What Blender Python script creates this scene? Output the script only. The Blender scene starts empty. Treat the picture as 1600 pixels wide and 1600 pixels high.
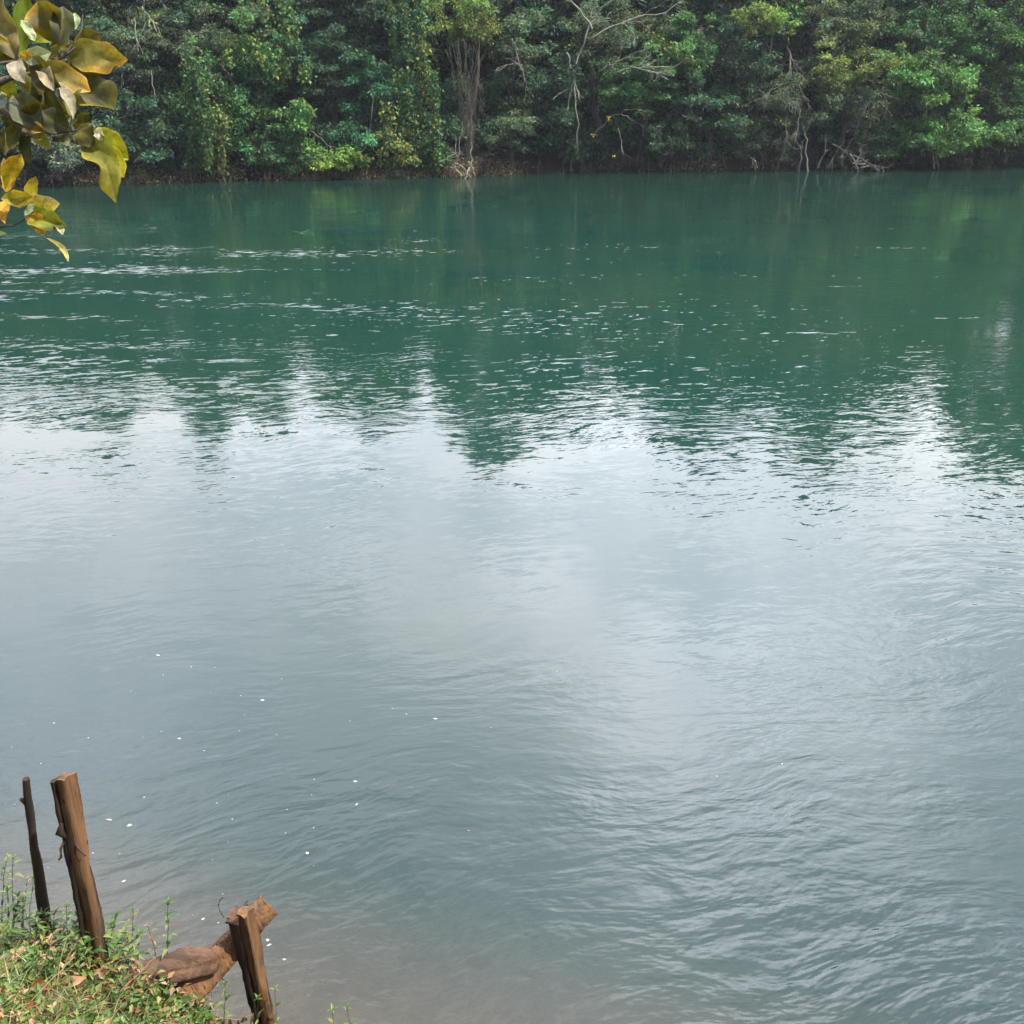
import bpy, math, random
import numpy as np
from mathutils import Vector, Matrix
R = math.radians
rng = np.random.default_rng(7)
random.seed(7)
scene = bpy.context.scene
col = scene.collection

# ------------------------------------------------------------------ camera
PITCH = 22.65
F = 1570.0 / 1600.0
CAM = np.array([0.0, 0.0, 4.0])
cd = bpy.data.cameras.new('camera'); cam = bpy.data.objects.new('camera', cd); col.objects.link(cam)
cam.location = CAM; cam.rotation_euler = (R(90 - PITCH), 0, 0)
cd.sensor_width = 36; cd.lens = 36 * F; cd.clip_start = 0.05; cd.clip_end = 2000
scene.camera = cam

# ------------------------------------------------------------------ world
SUN_EL, SUN_AZ = 60.0, 106.0            # azimuth clockwise from +Y (the view direction)
w = bpy.data.worlds.new('World'); scene.world = w; w.use_nodes = True
nt = w.node_tree; nt.nodes.clear(); N = nt.nodes.new; LK = nt.links.new
out = N('ShaderNodeOutputWorld'); bg = N('ShaderNodeBackground'); bg2 = N('ShaderNodeBackground'); mix = N('ShaderNodeMixShader')
sky = N('ShaderNodeTexSky'); sky.sky_type = 'NISHITA'; sky.sun_disc = False
sky.sun_elevation = R(SUN_EL); sky.sun_rotation = R(SUN_AZ); sky.dust_density = 2.5
LK(sky.outputs[0], bg.inputs[0]); bg.inputs[1].default_value = 0.1
tc = N('ShaderNodeTexCoord'); sep = N('ShaderNodeSeparateXYZ'); LK(tc.outputs['Generated'], sep.inputs[0])
def wm(op, a, b=None, c=None):
    n = N('ShaderNodeMath'); n.operation = op
    for i, v in enumerate((a, b, c)):
        if v is None: continue
        if isinstance(v, (int, float)): n.inputs[i].default_value = v
        else: LK(v, n.inputs[i])
    return n.outputs[0]
zz = wm('ADD', wm('MAXIMUM', sep.outputs[2], 0.0), 0.25)
cmb = N('ShaderNodeCombineXYZ'); LK(wm('DIVIDE', sep.outputs[0], zz), cmb.inputs[0]); LK(wm('DIVIDE', sep.outputs[1], zz), cmb.inputs[1])
cn = N('ShaderNodeTexNoise'); LK(cmb.outputs[0], cn.inputs['Vector']); cn.inputs['Scale'].default_value = 1.5
cn.inputs['Detail'].default_value = 6; cn.inputs['Roughness'].default_value = 0.52
mp = N('ShaderNodeMapRange'); LK(cn.outputs[0], mp.inputs[0])
mp.inputs[1].default_value = 0.33; mp.inputs[2].default_value = 0.60; mp.interpolation_type = 'SMOOTHSTEP'
# a big bright bank of cloud stands over the far wood; thinner cloud elsewhere
def blob(az, el, inner, outer):
    d = N('ShaderNodeVectorMath'); d.operation = 'DOT_PRODUCT'; LK(tc.outputs['Generated'], d.inputs[0])
    d.inputs[1].default_value = (math.sin(R(az)) * math.cos(R(el)), math.cos(R(az)) * math.cos(R(el)), math.sin(R(el)))
    m = N('ShaderNodeMapRange'); m.interpolation_type = 'SMOOTHSTEP'; LK(d.outputs['Value'], m.inputs[0])
    m.inputs[1].default_value = math.cos(R(outer)); m.inputs[2].default_value = math.cos(R(inner)); return m.outputs[0]
front = blob(0, 32, 22, 80)
lum = wm('MULTIPLY_ADD', front, 2.15, 0.26)
lum = wm('MULTIPLY_ADD', blob(10, 25, 1, 13), 0.55, lum)
lum = wm('MULTIPLY_ADD', blob(17, 36, 1, 13), 1.15, lum)
lum = wm('MULTIPLY_ADD', blob(-8, 38, 3, 16), -0.45, lum)
er = N('ShaderNodeMapRange'); LK(sep.outputs[2], er.inputs[0]); er.inputs[1].default_value = .28; er.inputs[2].default_value = .52; er.inputs[3].default_value = .78; er.inputs[4].default_value = 1.12
lum = wm('MULTIPLY', lum, er.outputs[0])
lum = wm('MULTIPLY_ADD', blob(28, 43, 2, 12), -0.9, lum); lum = wm('MULTIPLY_ADD', blob(-26, 19, 2, 12), -0.45, lum); lum = wm('MAXIMUM', lum, 0.2)
er2 = N('ShaderNodeMapRange'); LK(sep.outputs[2], er2.inputs[0]); er2.inputs[1].default_value = .50; er2.inputs[2].default_value = .78; er2.inputs[3].default_value = 1.0; er2.inputs[4].default_value = .74
lum = wm('MULTIPLY', lum, er2.outputs[0])
lum = wm('MULTIPLY', lum, wm('MULTIPLY_ADD', mp.outputs[0], 0.42, 0.64))
ccol = N('ShaderNodeMix'); ccol.data_type = 'RGBA'; LK(mp.outputs[0], ccol.inputs[0])
ccol.inputs[6].default_value = (0.82, 0.86, 1.0, 1); ccol.inputs[7].default_value = (0.95, 0.93, 1.0, 1)
LK(ccol.outputs[2], bg2.inputs[0]); LK(lum, bg2.inputs[1])
cov = wm('MAXIMUM', wm('MULTIPLY', mp.outputs[0], 0.75), wm('MULTIPLY', front, 1.0))
LK(cov, mix.inputs[0]); LK(bg.outputs[0], mix.inputs[1]); LK(bg2.outputs[0], mix.inputs[2]); LK(mix.outputs[0], out.inputs[0])

# ------------------------------------------------------------------ sun + exposure
sd = bpy.data.lights.new('sun', 'SUN'); sun = bpy.data.objects.new('sun', sd); col.objects.link(sun)
sd.energy = 3.0; sd.angle = R(0.6); sd.color = (1.0, 0.93, 0.82)
sv = Vector((math.sin(R(SUN_AZ)) * math.cos(R(SUN_EL)), math.cos(R(SUN_AZ)) * math.cos(R(SUN_EL)), math.sin(R(SUN_EL))))
sun.rotation_euler = sv.to_track_quat('Z', 'Y').to_euler(); sun.location = sv * 50
scene.view_settings.view_transform = 'Standard'; scene.view_settings.look = 'None'
scene.view_settings.exposure = 1.75; scene.view_settings.gamma = 1.0
scene.cycles.use_denoising = True
scene.cycles.max_bounces = 8; scene.cycles.transparent_max_bounces = 12
scene.cycles.caustics_reflective = False; scene.cycles.caustics_refractive = False
scene.cycles.sample_clamp_indirect = 6

# ------------------------------------------------------------------ helpers
P0 = R(PITCH)
def ray(px, py):
    r = (px - 800) / 1570.0; u = -(py - 800) / 1570.0
    return np.array([r, math.cos(P0) + u * math.sin(P0), -math.sin(P0) + u * math.cos(P0)])
def at_y(px, py, y): d = ray(px, py); return CAM + d * (y / d[1])
def at_z(px, py, z): d = ray(px, py); return CAM + d * ((z - CAM[2]) / d[2])
def at_t(px, py, t): return CAM + ray(px, py) * t
def shore(x):
    return np.interp(x, [-60, -22.4, -16, -3.3, 5, 14, 29.6, 70], [38, 49.3, 51.3, 54.8, 57.2, 58.6, 61.5, 70])

def tag(o, label=None, cat=None, group=None, kind=None):
    if label: o['label'] = label
    if cat: o['category'] = cat
    if group: o['group'] = group
    if kind: o['kind'] = kind
    return o
def empty(name, loc, label, cat, group=None):
    o = bpy.data.objects.new(name, None); col.objects.link(o); o.location = Vector([float(v) for v in loc]); o.empty_display_size = 0.1
    return tag(o, label, cat, group)

class MB:
    """collects triangles / quads with a colour per vertex, builds one mesh object"""
    def __init__(s): s.v = []; s.f3 = []; s.f4 = []; s.c = []; s.n = 0
    def add(s, v, f, c=(1, 1, 1)):
        v = np.asarray(v, dtype=np.float64).reshape(-1, 3); f = np.asarray(f, dtype=np.int64)
        c = np.asarray(c, dtype=np.float64)
        if c.ndim == 1: c = np.tile(c, (len(v), 1))
        s.v.append(v); s.c.append(c)
        (s.f3 if f.shape[1] == 3 else s.f4).append(f + s.n); s.n += len(v)
    def tube(s, pts, radii, sides=6, c=(1, 1, 1), cap=True, wob=0.0):
        pts = np.asarray(pts, float); n = len(pts); radii = np.broadcast_to(np.asarray(radii, float), (n,))
        t = np.gradient(pts, axis=0); t /= np.linalg.norm(t, axis=1)[:, None] + 1e-9
        ref = np.array([0.13, 0.21, 1.0]) if abs(t[0, 2]) < 0.9 else np.array([1.0, 0.1, 0])
        vs = []
        a = np.linspace(0, 2 * np.pi, sides, endpoint=False)
        for i in range(n):
            s1 = np.cross(t[i], ref); s1 /= np.linalg.norm(s1) + 1e-9; s2 = np.cross(s1, t[i])
            rr = radii[i] * (1 + (rng.uniform(-wob, wob, sides) if wob else 0))
            vs.append(pts[i] + (np.cos(a) * rr)[:, None] * s1 + (np.sin(a) * rr)[:, None] * s2)
        v = np.concatenate(vs)
        i = np.arange(n - 1)[:, None] * sides; j = np.arange(sides)[None, :]; k = (j + 1) % sides
        f = np.stack([i + j, i + k, i + sides + k, i + sides + j], -1).reshape(-1, 4)
        s.add(v, f, c)
        if cap:
            for e, o_ in ((0, 1), (n - 1, -1)):
                cv = np.vstack([v[e * sides:(e + 1) * sides], pts[e][None]])
                ff = [(q, (q + 1) % sides, sides)[::o_] for q in range(sides)]
                s.add(cv, ff, c)
    def leaves(s, c0, d, nrm, L, W, colr, fold=0.18):
        n = len(c0)
        d = d / (np.linalg.norm(d, axis=1)[:, None] + 1e-9)
        side = np.cross(d, nrm); side /= np.linalg.norm(side, axis=1)[:, None] + 1e-9
        up = np.cross(side, d)
        L = np.broadcast_to(L, (n,))[:, None]; W = np.broadcast_to(W, (n,))[:, None]
        m = c0 + d * L * 0.45
        v = np.stack([c0, m + side * W * .5 + up * W * fold, c0 + d * L - up * L * 0.12, m - side * W * .5 + up * W * fold], 1).reshape(-1, 3)
        b = np.arange(n)[:, None] * 4
        f = np.concatenate([b + np.array([[0, 1, 2]]), b + np.array([[0, 2, 3]])])
        s.add(v, f, np.repeat(colr, 4, axis=0))
    def build(s, name, mat, parent=None, smooth=False, origin=None):
        me = bpy.data.meshes.new(name)
        V = np.concatenate(s.v); C = np.concatenate(s.c)
        if parent is not None: V = V - np.array(parent.location)
        elif origin is not None: V = V - np.asarray(origin)
        f3 = np.concatenate(s.f3) if s.f3 else np.zeros((0, 3), int); f4 = np.concatenate(s.f4) if s.f4 else np.zeros((0, 4), int)
        me.vertices.add(len(V)); me.vertices.foreach_set('co', V.astype(np.float32).ravel())
        nl = f3.size + f4.size; me.loops.add(nl); me.polygons.add(len(f3) + len(f4))
        me.loops.foreach_set('vertex_index', np.concatenate([f3.ravel(), f4.ravel()]).astype(np.int32))
        st = np.concatenate([np.arange(len(f3)) * 3, f3.size + np.arange(len(f4)) * 4]).astype(np.int32)
        me.polygons.foreach_set('loop_start', st)
        me.update(calc_edges=True); me.validate()
        ca = me.color_attributes.new('tint', 'FLOAT_COLOR', 'POINT')
        ca.data.foreach_set('color', np.hstack([C, np.ones((len(C), 1))]).astype(np.float32).ravel())
        if smooth: me.shade_smooth()
        me.materials.append(mat)
        o = bpy.data.objects.new(name, me); col.objects.link(o)
        if parent is not None: o.parent = parent
        elif origin is not None: o.location = Vector([float(q) for q in origin])
        return o

# ------------------------------------------------------------------ materials
def newmat(name):
    m = bpy.data.materials.new(name); m.use_nodes = True; m.node_tree.nodes.clear(); return m, m.node_tree
class NG:
    def __init__(s, t): s.t = t
    def __call__(s, typ, **kw):
        n = s.t.nodes.new(typ)
        for k, v in kw.items(): setattr(n, k, v)
        return n
    def link(s, a, b): s.t.links.new(a, b)
    def math(s, op, a, b=None, c=None, clamp=False):
        n = s.t.nodes.new('ShaderNodeMath'); n.operation = op; n.use_clamp = clamp
        for i, v in enumerate((a, b, c)):
            if v is None: continue
            if isinstance(v, (int, float)): n.inputs[i].default_value = v
            else: s.link(v, n.inputs[i])
        return n.outputs[0]
    def noise(s, vec, scale, detail=3, rough=.5, dist=0.0, what=0):
        n = s.t.nodes.new('ShaderNodeTexNoise'); s.link(vec, n.inputs['Vector'])
        n.inputs['Scale'].default_value = scale; n.inputs['Detail'].default_value = detail
        n.inputs['Roughness'].default_value = rough; n.inputs['Distortion'].default_value = dist
        return n.outputs[what]
    def map(s, v, a, b, c=0.0, d=1.0, smooth=True):
        n = s.t.nodes.new('ShaderNodeMapRange'); s.link(v, n.inputs[0]); n.interpolation_type = 'SMOOTHSTEP' if smooth else 'LINEAR'
        for i, q in enumerate((a, b, c, d)): n.inputs[i + 1].default_value = q
        return n.outputs[0]
    def mixc(s, f, a, b, blend='MIX'):
        n = s.t.nodes.new('ShaderNodeMix'); n.data_type = 'RGBA'; n.blend_type = blend
        for i, v in ((0, f), (6, a), (7, b)):
            if isinstance(v, (int, float)): n.inputs[i].default_value = v
            elif isinstance(v, tuple): n.inputs[i].default_value = (*v, 1)
            else: s.link(v, n.inputs[i])
        return n.outputs[2]
    def mapping(s, vec, scale=(1, 1, 1), rot=(0, 0, 0), loc=(0, 0, 0)):
        n = s.t.nodes.new('ShaderNodeMapping'); s.link(vec, n.inputs[0])
        n.inputs['Scale'].default_value = scale; n.inputs['Rotation'].default_value = rot; n.inputs['Location'].default_value = loc
        return n.outputs[0]

def foliage_mat(name, transl=0.3, rough=0.5, spec=0.35, back=None, mottle=None):
    m, t = newmat(name); g = NG(t)
    at = g('ShaderNodeAttribute', attribute_name='tint'); c = at.outputs['Color']
    geo = g('ShaderNodeNewGeometry')
    if mottle:
        n = g.noise(geo.outputs['Position'], mottle, 4, .6)
        c = g.mixc(g.map(n, .42, .62), c, g.mixc(1.0, c, (.62, .62, .7), 'MULTIPLY'))
        n2 = g.noise(geo.outputs['Position'], mottle * 5, 2, .5)
        c = g.mixc(g.map(n2, .58, .70, 0, .6), c, (.10, .07, .02)); n3 = g.noise(geo.outputs['Position'], mottle * 14, 2, .5); c = g.mixc(g.map(n3, .62, .70, 0, .7), c, (.05, .03, .012))
    if back: c = g.mixc(g.math('MULTIPLY', geo.outputs['Backfacing'], back[3]), c, tuple(back[:3]))
    p = g('ShaderNodeBsdfPrincipled'); g.link(c, p.inputs['Base Color']); p.inputs['Roughness'].default_value = rough
    p.inputs['Specular IOR Level'].default_value = spec
    tr = g('ShaderNodeBsdfTranslucent'); g.link(g.mixc(1.0, c, (1.5, 1.5, .7), 'MULTIPLY'), tr.inputs[0])
    mx = g('ShaderNodeMixShader'); mx.inputs[0].default_value = transl
    g.link(p.outputs[0], mx.inputs[1]); g.link(tr.outputs[0], mx.inputs[2])
    o = g('ShaderNodeOutputMaterial'); g.link(mx.outputs[0], o.inputs[0]); return m
M_FOL = foliage_mat('foliage', .30, .55, .22)
M_WEED = foliage_mat('weed_leaf', .35, .45, .4)
M_BIGLEAF = foliage_mat('broad_leaf', .29, .55, .22, mottle=22)

def wood_mat(name, c1, c2, scale=18, stretch=(1, 1, .12), rough=.85, bump=.5, dark=(.02, .014, .01), darkamt=.6, spots=False):
    m, t = newmat(name); g = NG(t)
    tc = g('ShaderNodeTexCoord'); v = g.mapping(tc.outputs['Object'], stretch)
    at = g('ShaderNodeAttribute', attribute_name='tint')
    n1 = g.noise(v, scale, 5, .65, .4); n2 = g.noise(v, scale * 4, 4, .7)
    c = g.mixc(g.map(n1, .35, .65), c1, c2)
    c = g.mixc(g.math('MULTIPLY', g.map(n2, .52, .70), darkamt), c, dark)
    n3 = g.noise(tc.outputs['Object'], scale * .35, 3, .6)
    c = g.mixc(g.map(n3, .48, .72, 0, .55), c, g.mixc(1.0, c, (.45, .42, .42), 'MULTIPLY'))
    if spots:
        vo = g('ShaderNodeTexVoronoi'); g.link(g.mapping(tc.outputs['Object'], (1, 1, .5)), vo.inputs['Vector']); vo.inputs['Scale'].default_value = 16
        c = g.mixc(g.map(vo.outputs['Distance'], .06, .11, .85, 0), c, (.012, .008, .006))
        cr = g.noise(g.mapping(tc.outputs['Object'], (1, 1, .03)), 60, 3, .6); c = g.mixc(g.map(cr, .56, .64, 0, .85), c, (.015, .010, .007))
        wg = g.noise(g.mapping(tc.outputs['Object'], (1, 1, .3)), 9, 4, .65); c = g.mixc(g.map(wg, .50, .66, 0, .4), c, (.105, .080, .055))
        mo = g.noise(tc.outputs['Object'], 30, 4, .7); c = g.mixc(g.map(mo, .60, .72, 0, .55), c, (.045, .050, .022))
    c = g.mixc(1.0, c, at.outputs['Color'], 'MULTIPLY')
    p = g('ShaderNodeBsdfPrincipled'); g.link(c, p.inputs['Base Color']); p.inputs['Roughness'].default_value = rough
    p.inputs['Specular IOR Level'].default_value = .25
    b = g('ShaderNodeBump'); b.inputs['Strength'].default_value = bump; b.inputs['Distance'].default_value = .01
    g.link(g.math('ADD', n1, g.math('MULTIPLY', n2, .9)), b.inputs['Height']); g.link(b.outputs[0], p.inputs['Normal'])
    o = g('ShaderNodeOutputMaterial'); g.link(p.outputs[0], o.inputs[0]); return m
M_BARK = wood_mat('bark', (.10, .085, .065), (.055, .045, .035), 3, bump=.6)
M_PALE = wood_mat('pale_dead_wood', (.25, .25, .20), (.14, .135, .11), 3, bump=.3, darkamt=.3)
M_VINEWOOD = wood_mat('creeper_wood', (.13, .115, .085), (.075, .065, .05), 3, bump=.3)
M_PLANK = wood_mat('weathered_plank', (.165, .085, .034), (.085, .044, .020), 22, (1, 1, .055), bump=.9, spots=True)
M_DARK_SHADED = wood_mat('dark_and_shaded_wood', (.012, .009, .007), (.040, .024, .015), 14, (1, 1, .14))  # dark wood, also used as painted shade on the posts' left sides
M_LOG = wood_mat('brown_log', (.105, .060, .036), (.035, .020, .013), 16, (.22, 1, 1), bump=1.0, darkamt=.45)
M_IRON = wood_mat('rusty_iron', (.06, .035, .025), (.03, .02, .015), 30)

def soil_mat(name, ca, cb, cc, scale):
    m, t = newmat(name); g = NG(t); geo = g('ShaderNodeNewGeometry'); v = geo.outputs['Position']
    n1 = g.noise(v, scale, 5, .65); n2 = g.noise(v, scale * 6, 5, .7); n3 = g.noise(v, scale * .3, 3, .5)
    c = g.mixc(g.map(n1, .38, .62), ca, cb); c = g.mixc(g.map(n3, .45, .65, 0, .8), c, cc)
    c = g.mixc(g.map(n2, .5, .75, 0, .5), c, (.02, .015, .01))
    p = g('ShaderNodeBsdfPrincipled'); g.link(c, p.inputs['Base Color']); p.inputs['Roughness'].default_value = .95
    b = g('ShaderNodeBump'); b.inputs['Strength'].default_value = .8; b.inputs['Distance'].default_value = .3 / scale
    g.link(g.math('ADD', n1, n2), b.inputs['Height']); g.link(b.outputs[0], p.inputs['Normal'])
    o = g('ShaderNodeOutputMaterial'); g.link(p.outputs[0], o.inputs[0]); return m
M_SOIL = soil_mat('red_soil', (.13, .055, .025), (.07, .038, .02), (.06, .05, .02), 7)
M_HILL = soil_mat('hillside_soil', (.022, .016, .012), (.014, .018, .010), (.026, .014, .010), .9)  # colour darkened to deepen the shade under the far bank's overhang
M_BED = soil_mat('river_bed_sand', (.24, .16, .10), (.09, .065, .045), (.32, .24, .16), 4.0)

def foam_mat():
    m, t = newmat('foam'); g = NG(t)
    p = g('ShaderNodeBsdfPrincipled'); geo = g('ShaderNodeNewGeometry')
    n = g.noise(geo.outputs['Position'], 220, 2, .5)
    g.link(g.mixc(n, (.17, .18, .17), (.26, .26, .25)), p.inputs['Base Color']); p.inputs['Roughness'].default_value = .6
    o = g('ShaderNodeOutputMaterial'); g.link(p.outputs[0], o.inputs[0]); return m
M_FOAM = foam_mat()

def water_mat():
    m, t = newmat('river_water'); g = NG(t); geo = g('ShaderNodeNewGeometry'); P = geo.outputs['Position']
    sp = g('ShaderNodeSeparateXYZ'); g.link(P, sp.inputs[0]); X, Y = sp.outputs[0], sp.outputs[1]
    FLOW = R(-13)
    # warp the coordinates slowly so that crests bend
    wn = g('ShaderNodeTexNoise'); g.link(P, wn.inputs[0]); wn.inputs['Scale'].default_value = .45; wn.inputs['Detail'].default_value = 2
    wv = g('ShaderNodeVectorMath', operation='MULTIPLY_ADD'); g.link(wn.outputs['Color'], wv.inputs[0]); wv.inputs[1].default_value = (.9, .9, 0); g.link(P, wv.inputs[2])
    Q = g.mapping(wv.outputs[0], rot=(0, 0, FLOW))
    near = g.map(Y, 4.5, 11, 1.0, 0.0)                                   # wide soft ripples near the bank
    midw = g.math('MULTIPLY', g.map(Y, 6, 9.5), g.map(Y, 13.0, 18.5, 1.0, 0.0))
    patch = g.map(g.noise(g.mapping(P, (.16, .34, 1), (0, 0, FLOW)), 1.0, 3, .55), .36, .62)
    lee = g.math('MAXIMUM', g.map(X, -.6, 1.6), g.map(Y, 5.5, 9.5))           # slack water in the lee of the bank
    patch = g.math('MULTIPLY', patch, g.math('MULTIPLY_ADD', lee, .62, .38))
    # vector slopes
    def slopes(scale, aniso, detail, rough, amp, seed):
        v = g.mapping(Q, (aniso, 1, 1), loc=(seed, seed * .7, 0))
        n = g('ShaderNodeTexNoise'); g.link(v, n.inputs[0]); n.inputs['Scale'].default_value = scale; n.inputs['Detail'].default_value = detail; n.inputs['Roughness'].default_value = rough
        s_ = g('ShaderNodeVectorMath', operation='SUBTRACT'); g.link(n.outputs['Color'], s_.inputs[0]); s_.inputs[1].default_value = (.5, .5, .5)
        k = g('ShaderNodeVectorMath', operation='SCALE'); g.link(s_.outputs[0], k.inputs[0])
        if isinstance(amp, (int, float)): k.inputs['Scale'].default_value = amp
        else: g.link(amp, k.inputs['Scale'])
        return k.outputs[0]
    ampA = g.math('MULTIPLY', g.math('MULTIPLY_ADD', patch, .075, .060), g.math('MULTIPLY_ADD', midw, .9, g.map(Y, 12, 18, .22, .09)))
    sA = slopes(11.0, .40, 3, .6, ampA, 3.1)
    sB = slopes(1.1, .5, 2, .5, .030, 9.7)
    nearamp = g.math('MULTIPLY', near, g.math('MULTIPLY_ADD', patch, .16, .03))
    sC = slopes(7.0, .45, 3, .5, nearamp, 17.0)
    def vadd(a, b):
        n = g('ShaderNodeVectorMath', operation='ADD'); g.link(a, n.inputs[0]); g.link(b, n.inputs[1]); return n.outputs[0]
    S = vadd(vadd(sA, sB), sC)
    # scattered steep wavelets in seams of the current, mirroring the sky above the wood
    seam = g.map(g.noise(g.mapping(P, (.055, .30, 1), (0, 0, FLOW), (4.2, 1.3, 0)), 1.0, 4, .62), .42, .59)
    lft = g.map(X, -13, 10, 1.0, .30)
    band = g.math('MULTIPLY', g.map(Y, 11.0, 14.0), g.map(Y, 30, 50, 1.0, .25))
    fine = g.noise(g.mapping(Q, (.30, 1, 1), loc=(2, 8, 0)), 8.0, 3, .7)
    thr = g.math('MULTIPLY_ADD', g.math('MULTIPLY', g.math('MULTIPLY', seam, lft), band), -.245, .732)
    spark = g.math('MULTIPLY', g.math('SUBTRACT', fine, thr), 22.0, clamp=True)
    lng = g.noise(g.mapping(P, (.17, 1.7, 1), (0, 0, FLOW), (7, 3, 0)), 1.0, 5, .66)
    spark = g.math('MAXIMUM', spark, g.math('MULTIPLY', g.math('MULTIPLY', g.map(lng, .640, .67), g.map(fine, .46, .60)), g.map(Y, 12, 15)))
    ss = g('ShaderNodeSeparateXYZ'); g.link(S, ss.inputs[0])
    sx = g.math('MULTIPLY', ss.outputs[0], .55)
    sy = g.math('MULTIPLY_ADD', spark, -.17, ss.outputs[1])
    cb = g('ShaderNodeCombineXYZ'); g.link(sx, cb.inputs[0]); g.link(sy, cb.inputs[1]); cb.inputs[2].default_value = 1
    nn = g('ShaderNodeVectorMath', operation='NORMALIZE'); g.link(cb.outputs[0], nn.inputs[0])
    # near the bank a true height field
    h1 = g.noise(g.mapping(Q, (.42, 1, 1), loc=(5, 5, 0)), 5.0, 3, .55, .25)
    h2 = g.noise(g.mapping(Q, (.5, 1, 1), loc=(1, 2, 0)), 15, 2, .5, .1)
    hh = g.math('MULTIPLY_ADD', h2, .24, h1)
    bmp = g('ShaderNodeBump'); bmp.inputs['Distance'].default_value = .037
    g.link(g.math('MULTIPLY', g.map(Y, 4.2, 8.0, 1.0, .22), g.math('MULTIPLY_ADD', patch, .95, .14)), bmp.inputs['Strength'])
    g.link(hh, bmp.inputs['Height']); g.link(nn.outputs[0], bmp.inputs['Normal'])
    NRM = bmp.outputs[0]
    # depth below the surface, as the bed lies
    dep = g.math('MAXIMUM', g.math('MULTIPLY_ADD', g.math('SUBTRACT', Y, 3.0), .2, g.math('MULTIPLY_ADD', X, .07, .16)), .02)
    T = g.math('POWER', 2.71828, g.math('MULTIPLY', dep, -4.6))
    bodyn = g.noise(g.mapping(P, (.08, .2, 1), (0, 0, FLOW)), 1.0, 2, .5)
    body = g.mixc(g.map(bodyn, .3, .7), (.0056, .0265, .0215), (.0098, .0300, .0192))
    silt = g.math('MULTIPLY', g.map(dep, .3, 2.6, 1, 0), .80)
    body = g.mixc(silt, body, g.mixc(g.map(dep, .14, .40), (.052, .045, .036), (.0140, .0290, .0305)))
    df = g('ShaderNodeBsdfDiffuse'); g.link(body, df.inputs[0])
    tp = g('ShaderNodeBsdfTransparent'); tp.inputs[0].default_value = (.86, .93, .90, 1)
    m1 = g('ShaderNodeMixShader'); g.link(g.math('MULTIPLY', T, .9), m1.inputs[0]); g.link(df.outputs[0], m1.inputs[1]); g.link(tp.outputs[0], m1.inputs[2])
    gl = g('ShaderNodeBsdfGlossy'); gl.inputs['Roughness'].default_value = .025; g.link(NRM, gl.inputs['Normal'])
    fr = g('ShaderNodeFresnel'); fr.inputs['IOR'].default_value = 1.333; g.link(NRM, fr.inputs['Normal'])
    m2 = g('ShaderNodeMixShader'); g.link(fr.outputs[0], m2.inputs[0]); g.link(m1.outputs[0], m2.inputs[1]); g.link(gl.outputs[0], m2.inputs[2])
    o = g('ShaderNodeOutputMaterial'); g.link(m2.outputs[0], o.inputs[0]); return m
M_WATER = water_mat()

# ------------------------------------------------------------------ noise in numpy (for terrain)
_tab = rng.random((64, 64))
def vn(x, y):
    x = np.asarray(x, float); y = np.asarray(y, float)
    xi = np.floor(x).astype(int); yi = np.floor(y).astype(int); fx = x - xi; fy = y - yi
    fx = fx * fx * (3 - 2 * fx); fy = fy * fy * (3 - 2 * fy)
    g_ = lambda a, b: _tab[a % 64, b % 64]
    return (g_(xi, yi) * (1 - fx) + g_(xi + 1, yi) * fx) * (1 - fy) + (g_(xi, yi + 1) * (1 - fx) + g_(xi + 1, yi + 1) * fx) * fy
def fbm(x, y, o=4):
    s_ = 0; a = .5
    for k in range(o): s_ = s_ + a * (vn(x + 7.3 * k, y + 3.1 * k) - .5); x = x * 2.03; y = y * 2.03; a *= .5
    return s_

# ------------------------------------------------------------------ terrain, bed, water
def zbank(x, y):
    x = np.asarray(x, float); y = np.asarray(y, float)
    A = 2.4 - .5 * np.clip(y, -2, 9) - .9 * np.clip(x + 1.6, 0, 3.2) * np.clip(y / 2.5, 0, 1) ** 1.5
    A = A + .16 * fbm(x * 2.2, y * 2.2) + .05 * fbm(x * 9, y * 9)
    A = A - 2.2 * np.clip(x + 1.22, 0, 2) * np.clip(y - 1.6, 0, 1)
    A = A - 3.2 * np.clip(y - 2.95 - .15 * fbm(x * 1.5, 3.0), 0, 5)
    return A
def zbed(x, y):
    b = -(.2 * (y - 3.0) + .07 * np.clip(x, -1.3, 12) + .16) + .05 * fbm(x * 2.5, y * 2.5)
    return np.clip(b, -2.5, 3)
def zg(x, y): return np.maximum(zbank(x, y), zbed(x, y))
def grid(xs, ys, zf, name, mat, label=None, kind='structure'):
    Xg, Yg = np.meshgrid(xs, ys); Z = zf(Xg, Yg); nx, ny = len(xs), len(ys)
    v = np.stack([Xg, Yg, Z], -1).reshape(-1, 3)
    i = np.arange(ny - 1)[:, None] * nx; j = np.arange(nx - 1)[None]
    f = np.stack([i + j, i + j + 1, i + nx + j + 1, i + nx + j], -1).reshape(-1, 4)
    b = MB(); b.add(v, f); o = b.build(name, mat, smooth=True); o['kind'] = kind
    return o
xs = np.concatenate([np.linspace(-60, -4, 30)[:-1], np.linspace(-4, 3, 200), np.linspace(3, 60, 30)[1:]])
ys = np.concatenate([np.linspace(-40, -1, 16)[:-1], np.linspace(-1, 4.2, 150)])
grid(xs, ys, zbank, 'ground', M_SOIL)
xs = np.concatenate([np.linspace(-60, -4, 20)[:-1], np.linspace(-4, 6, 90), np.linspace(6, 60, 20)[1:]])
ys = np.concatenate([np.linspace(-2, 8, 90), np.linspace(8, 60, 20)[1:]])
grid(xs, ys, zbed, 'riverbed', M_BED)
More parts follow.
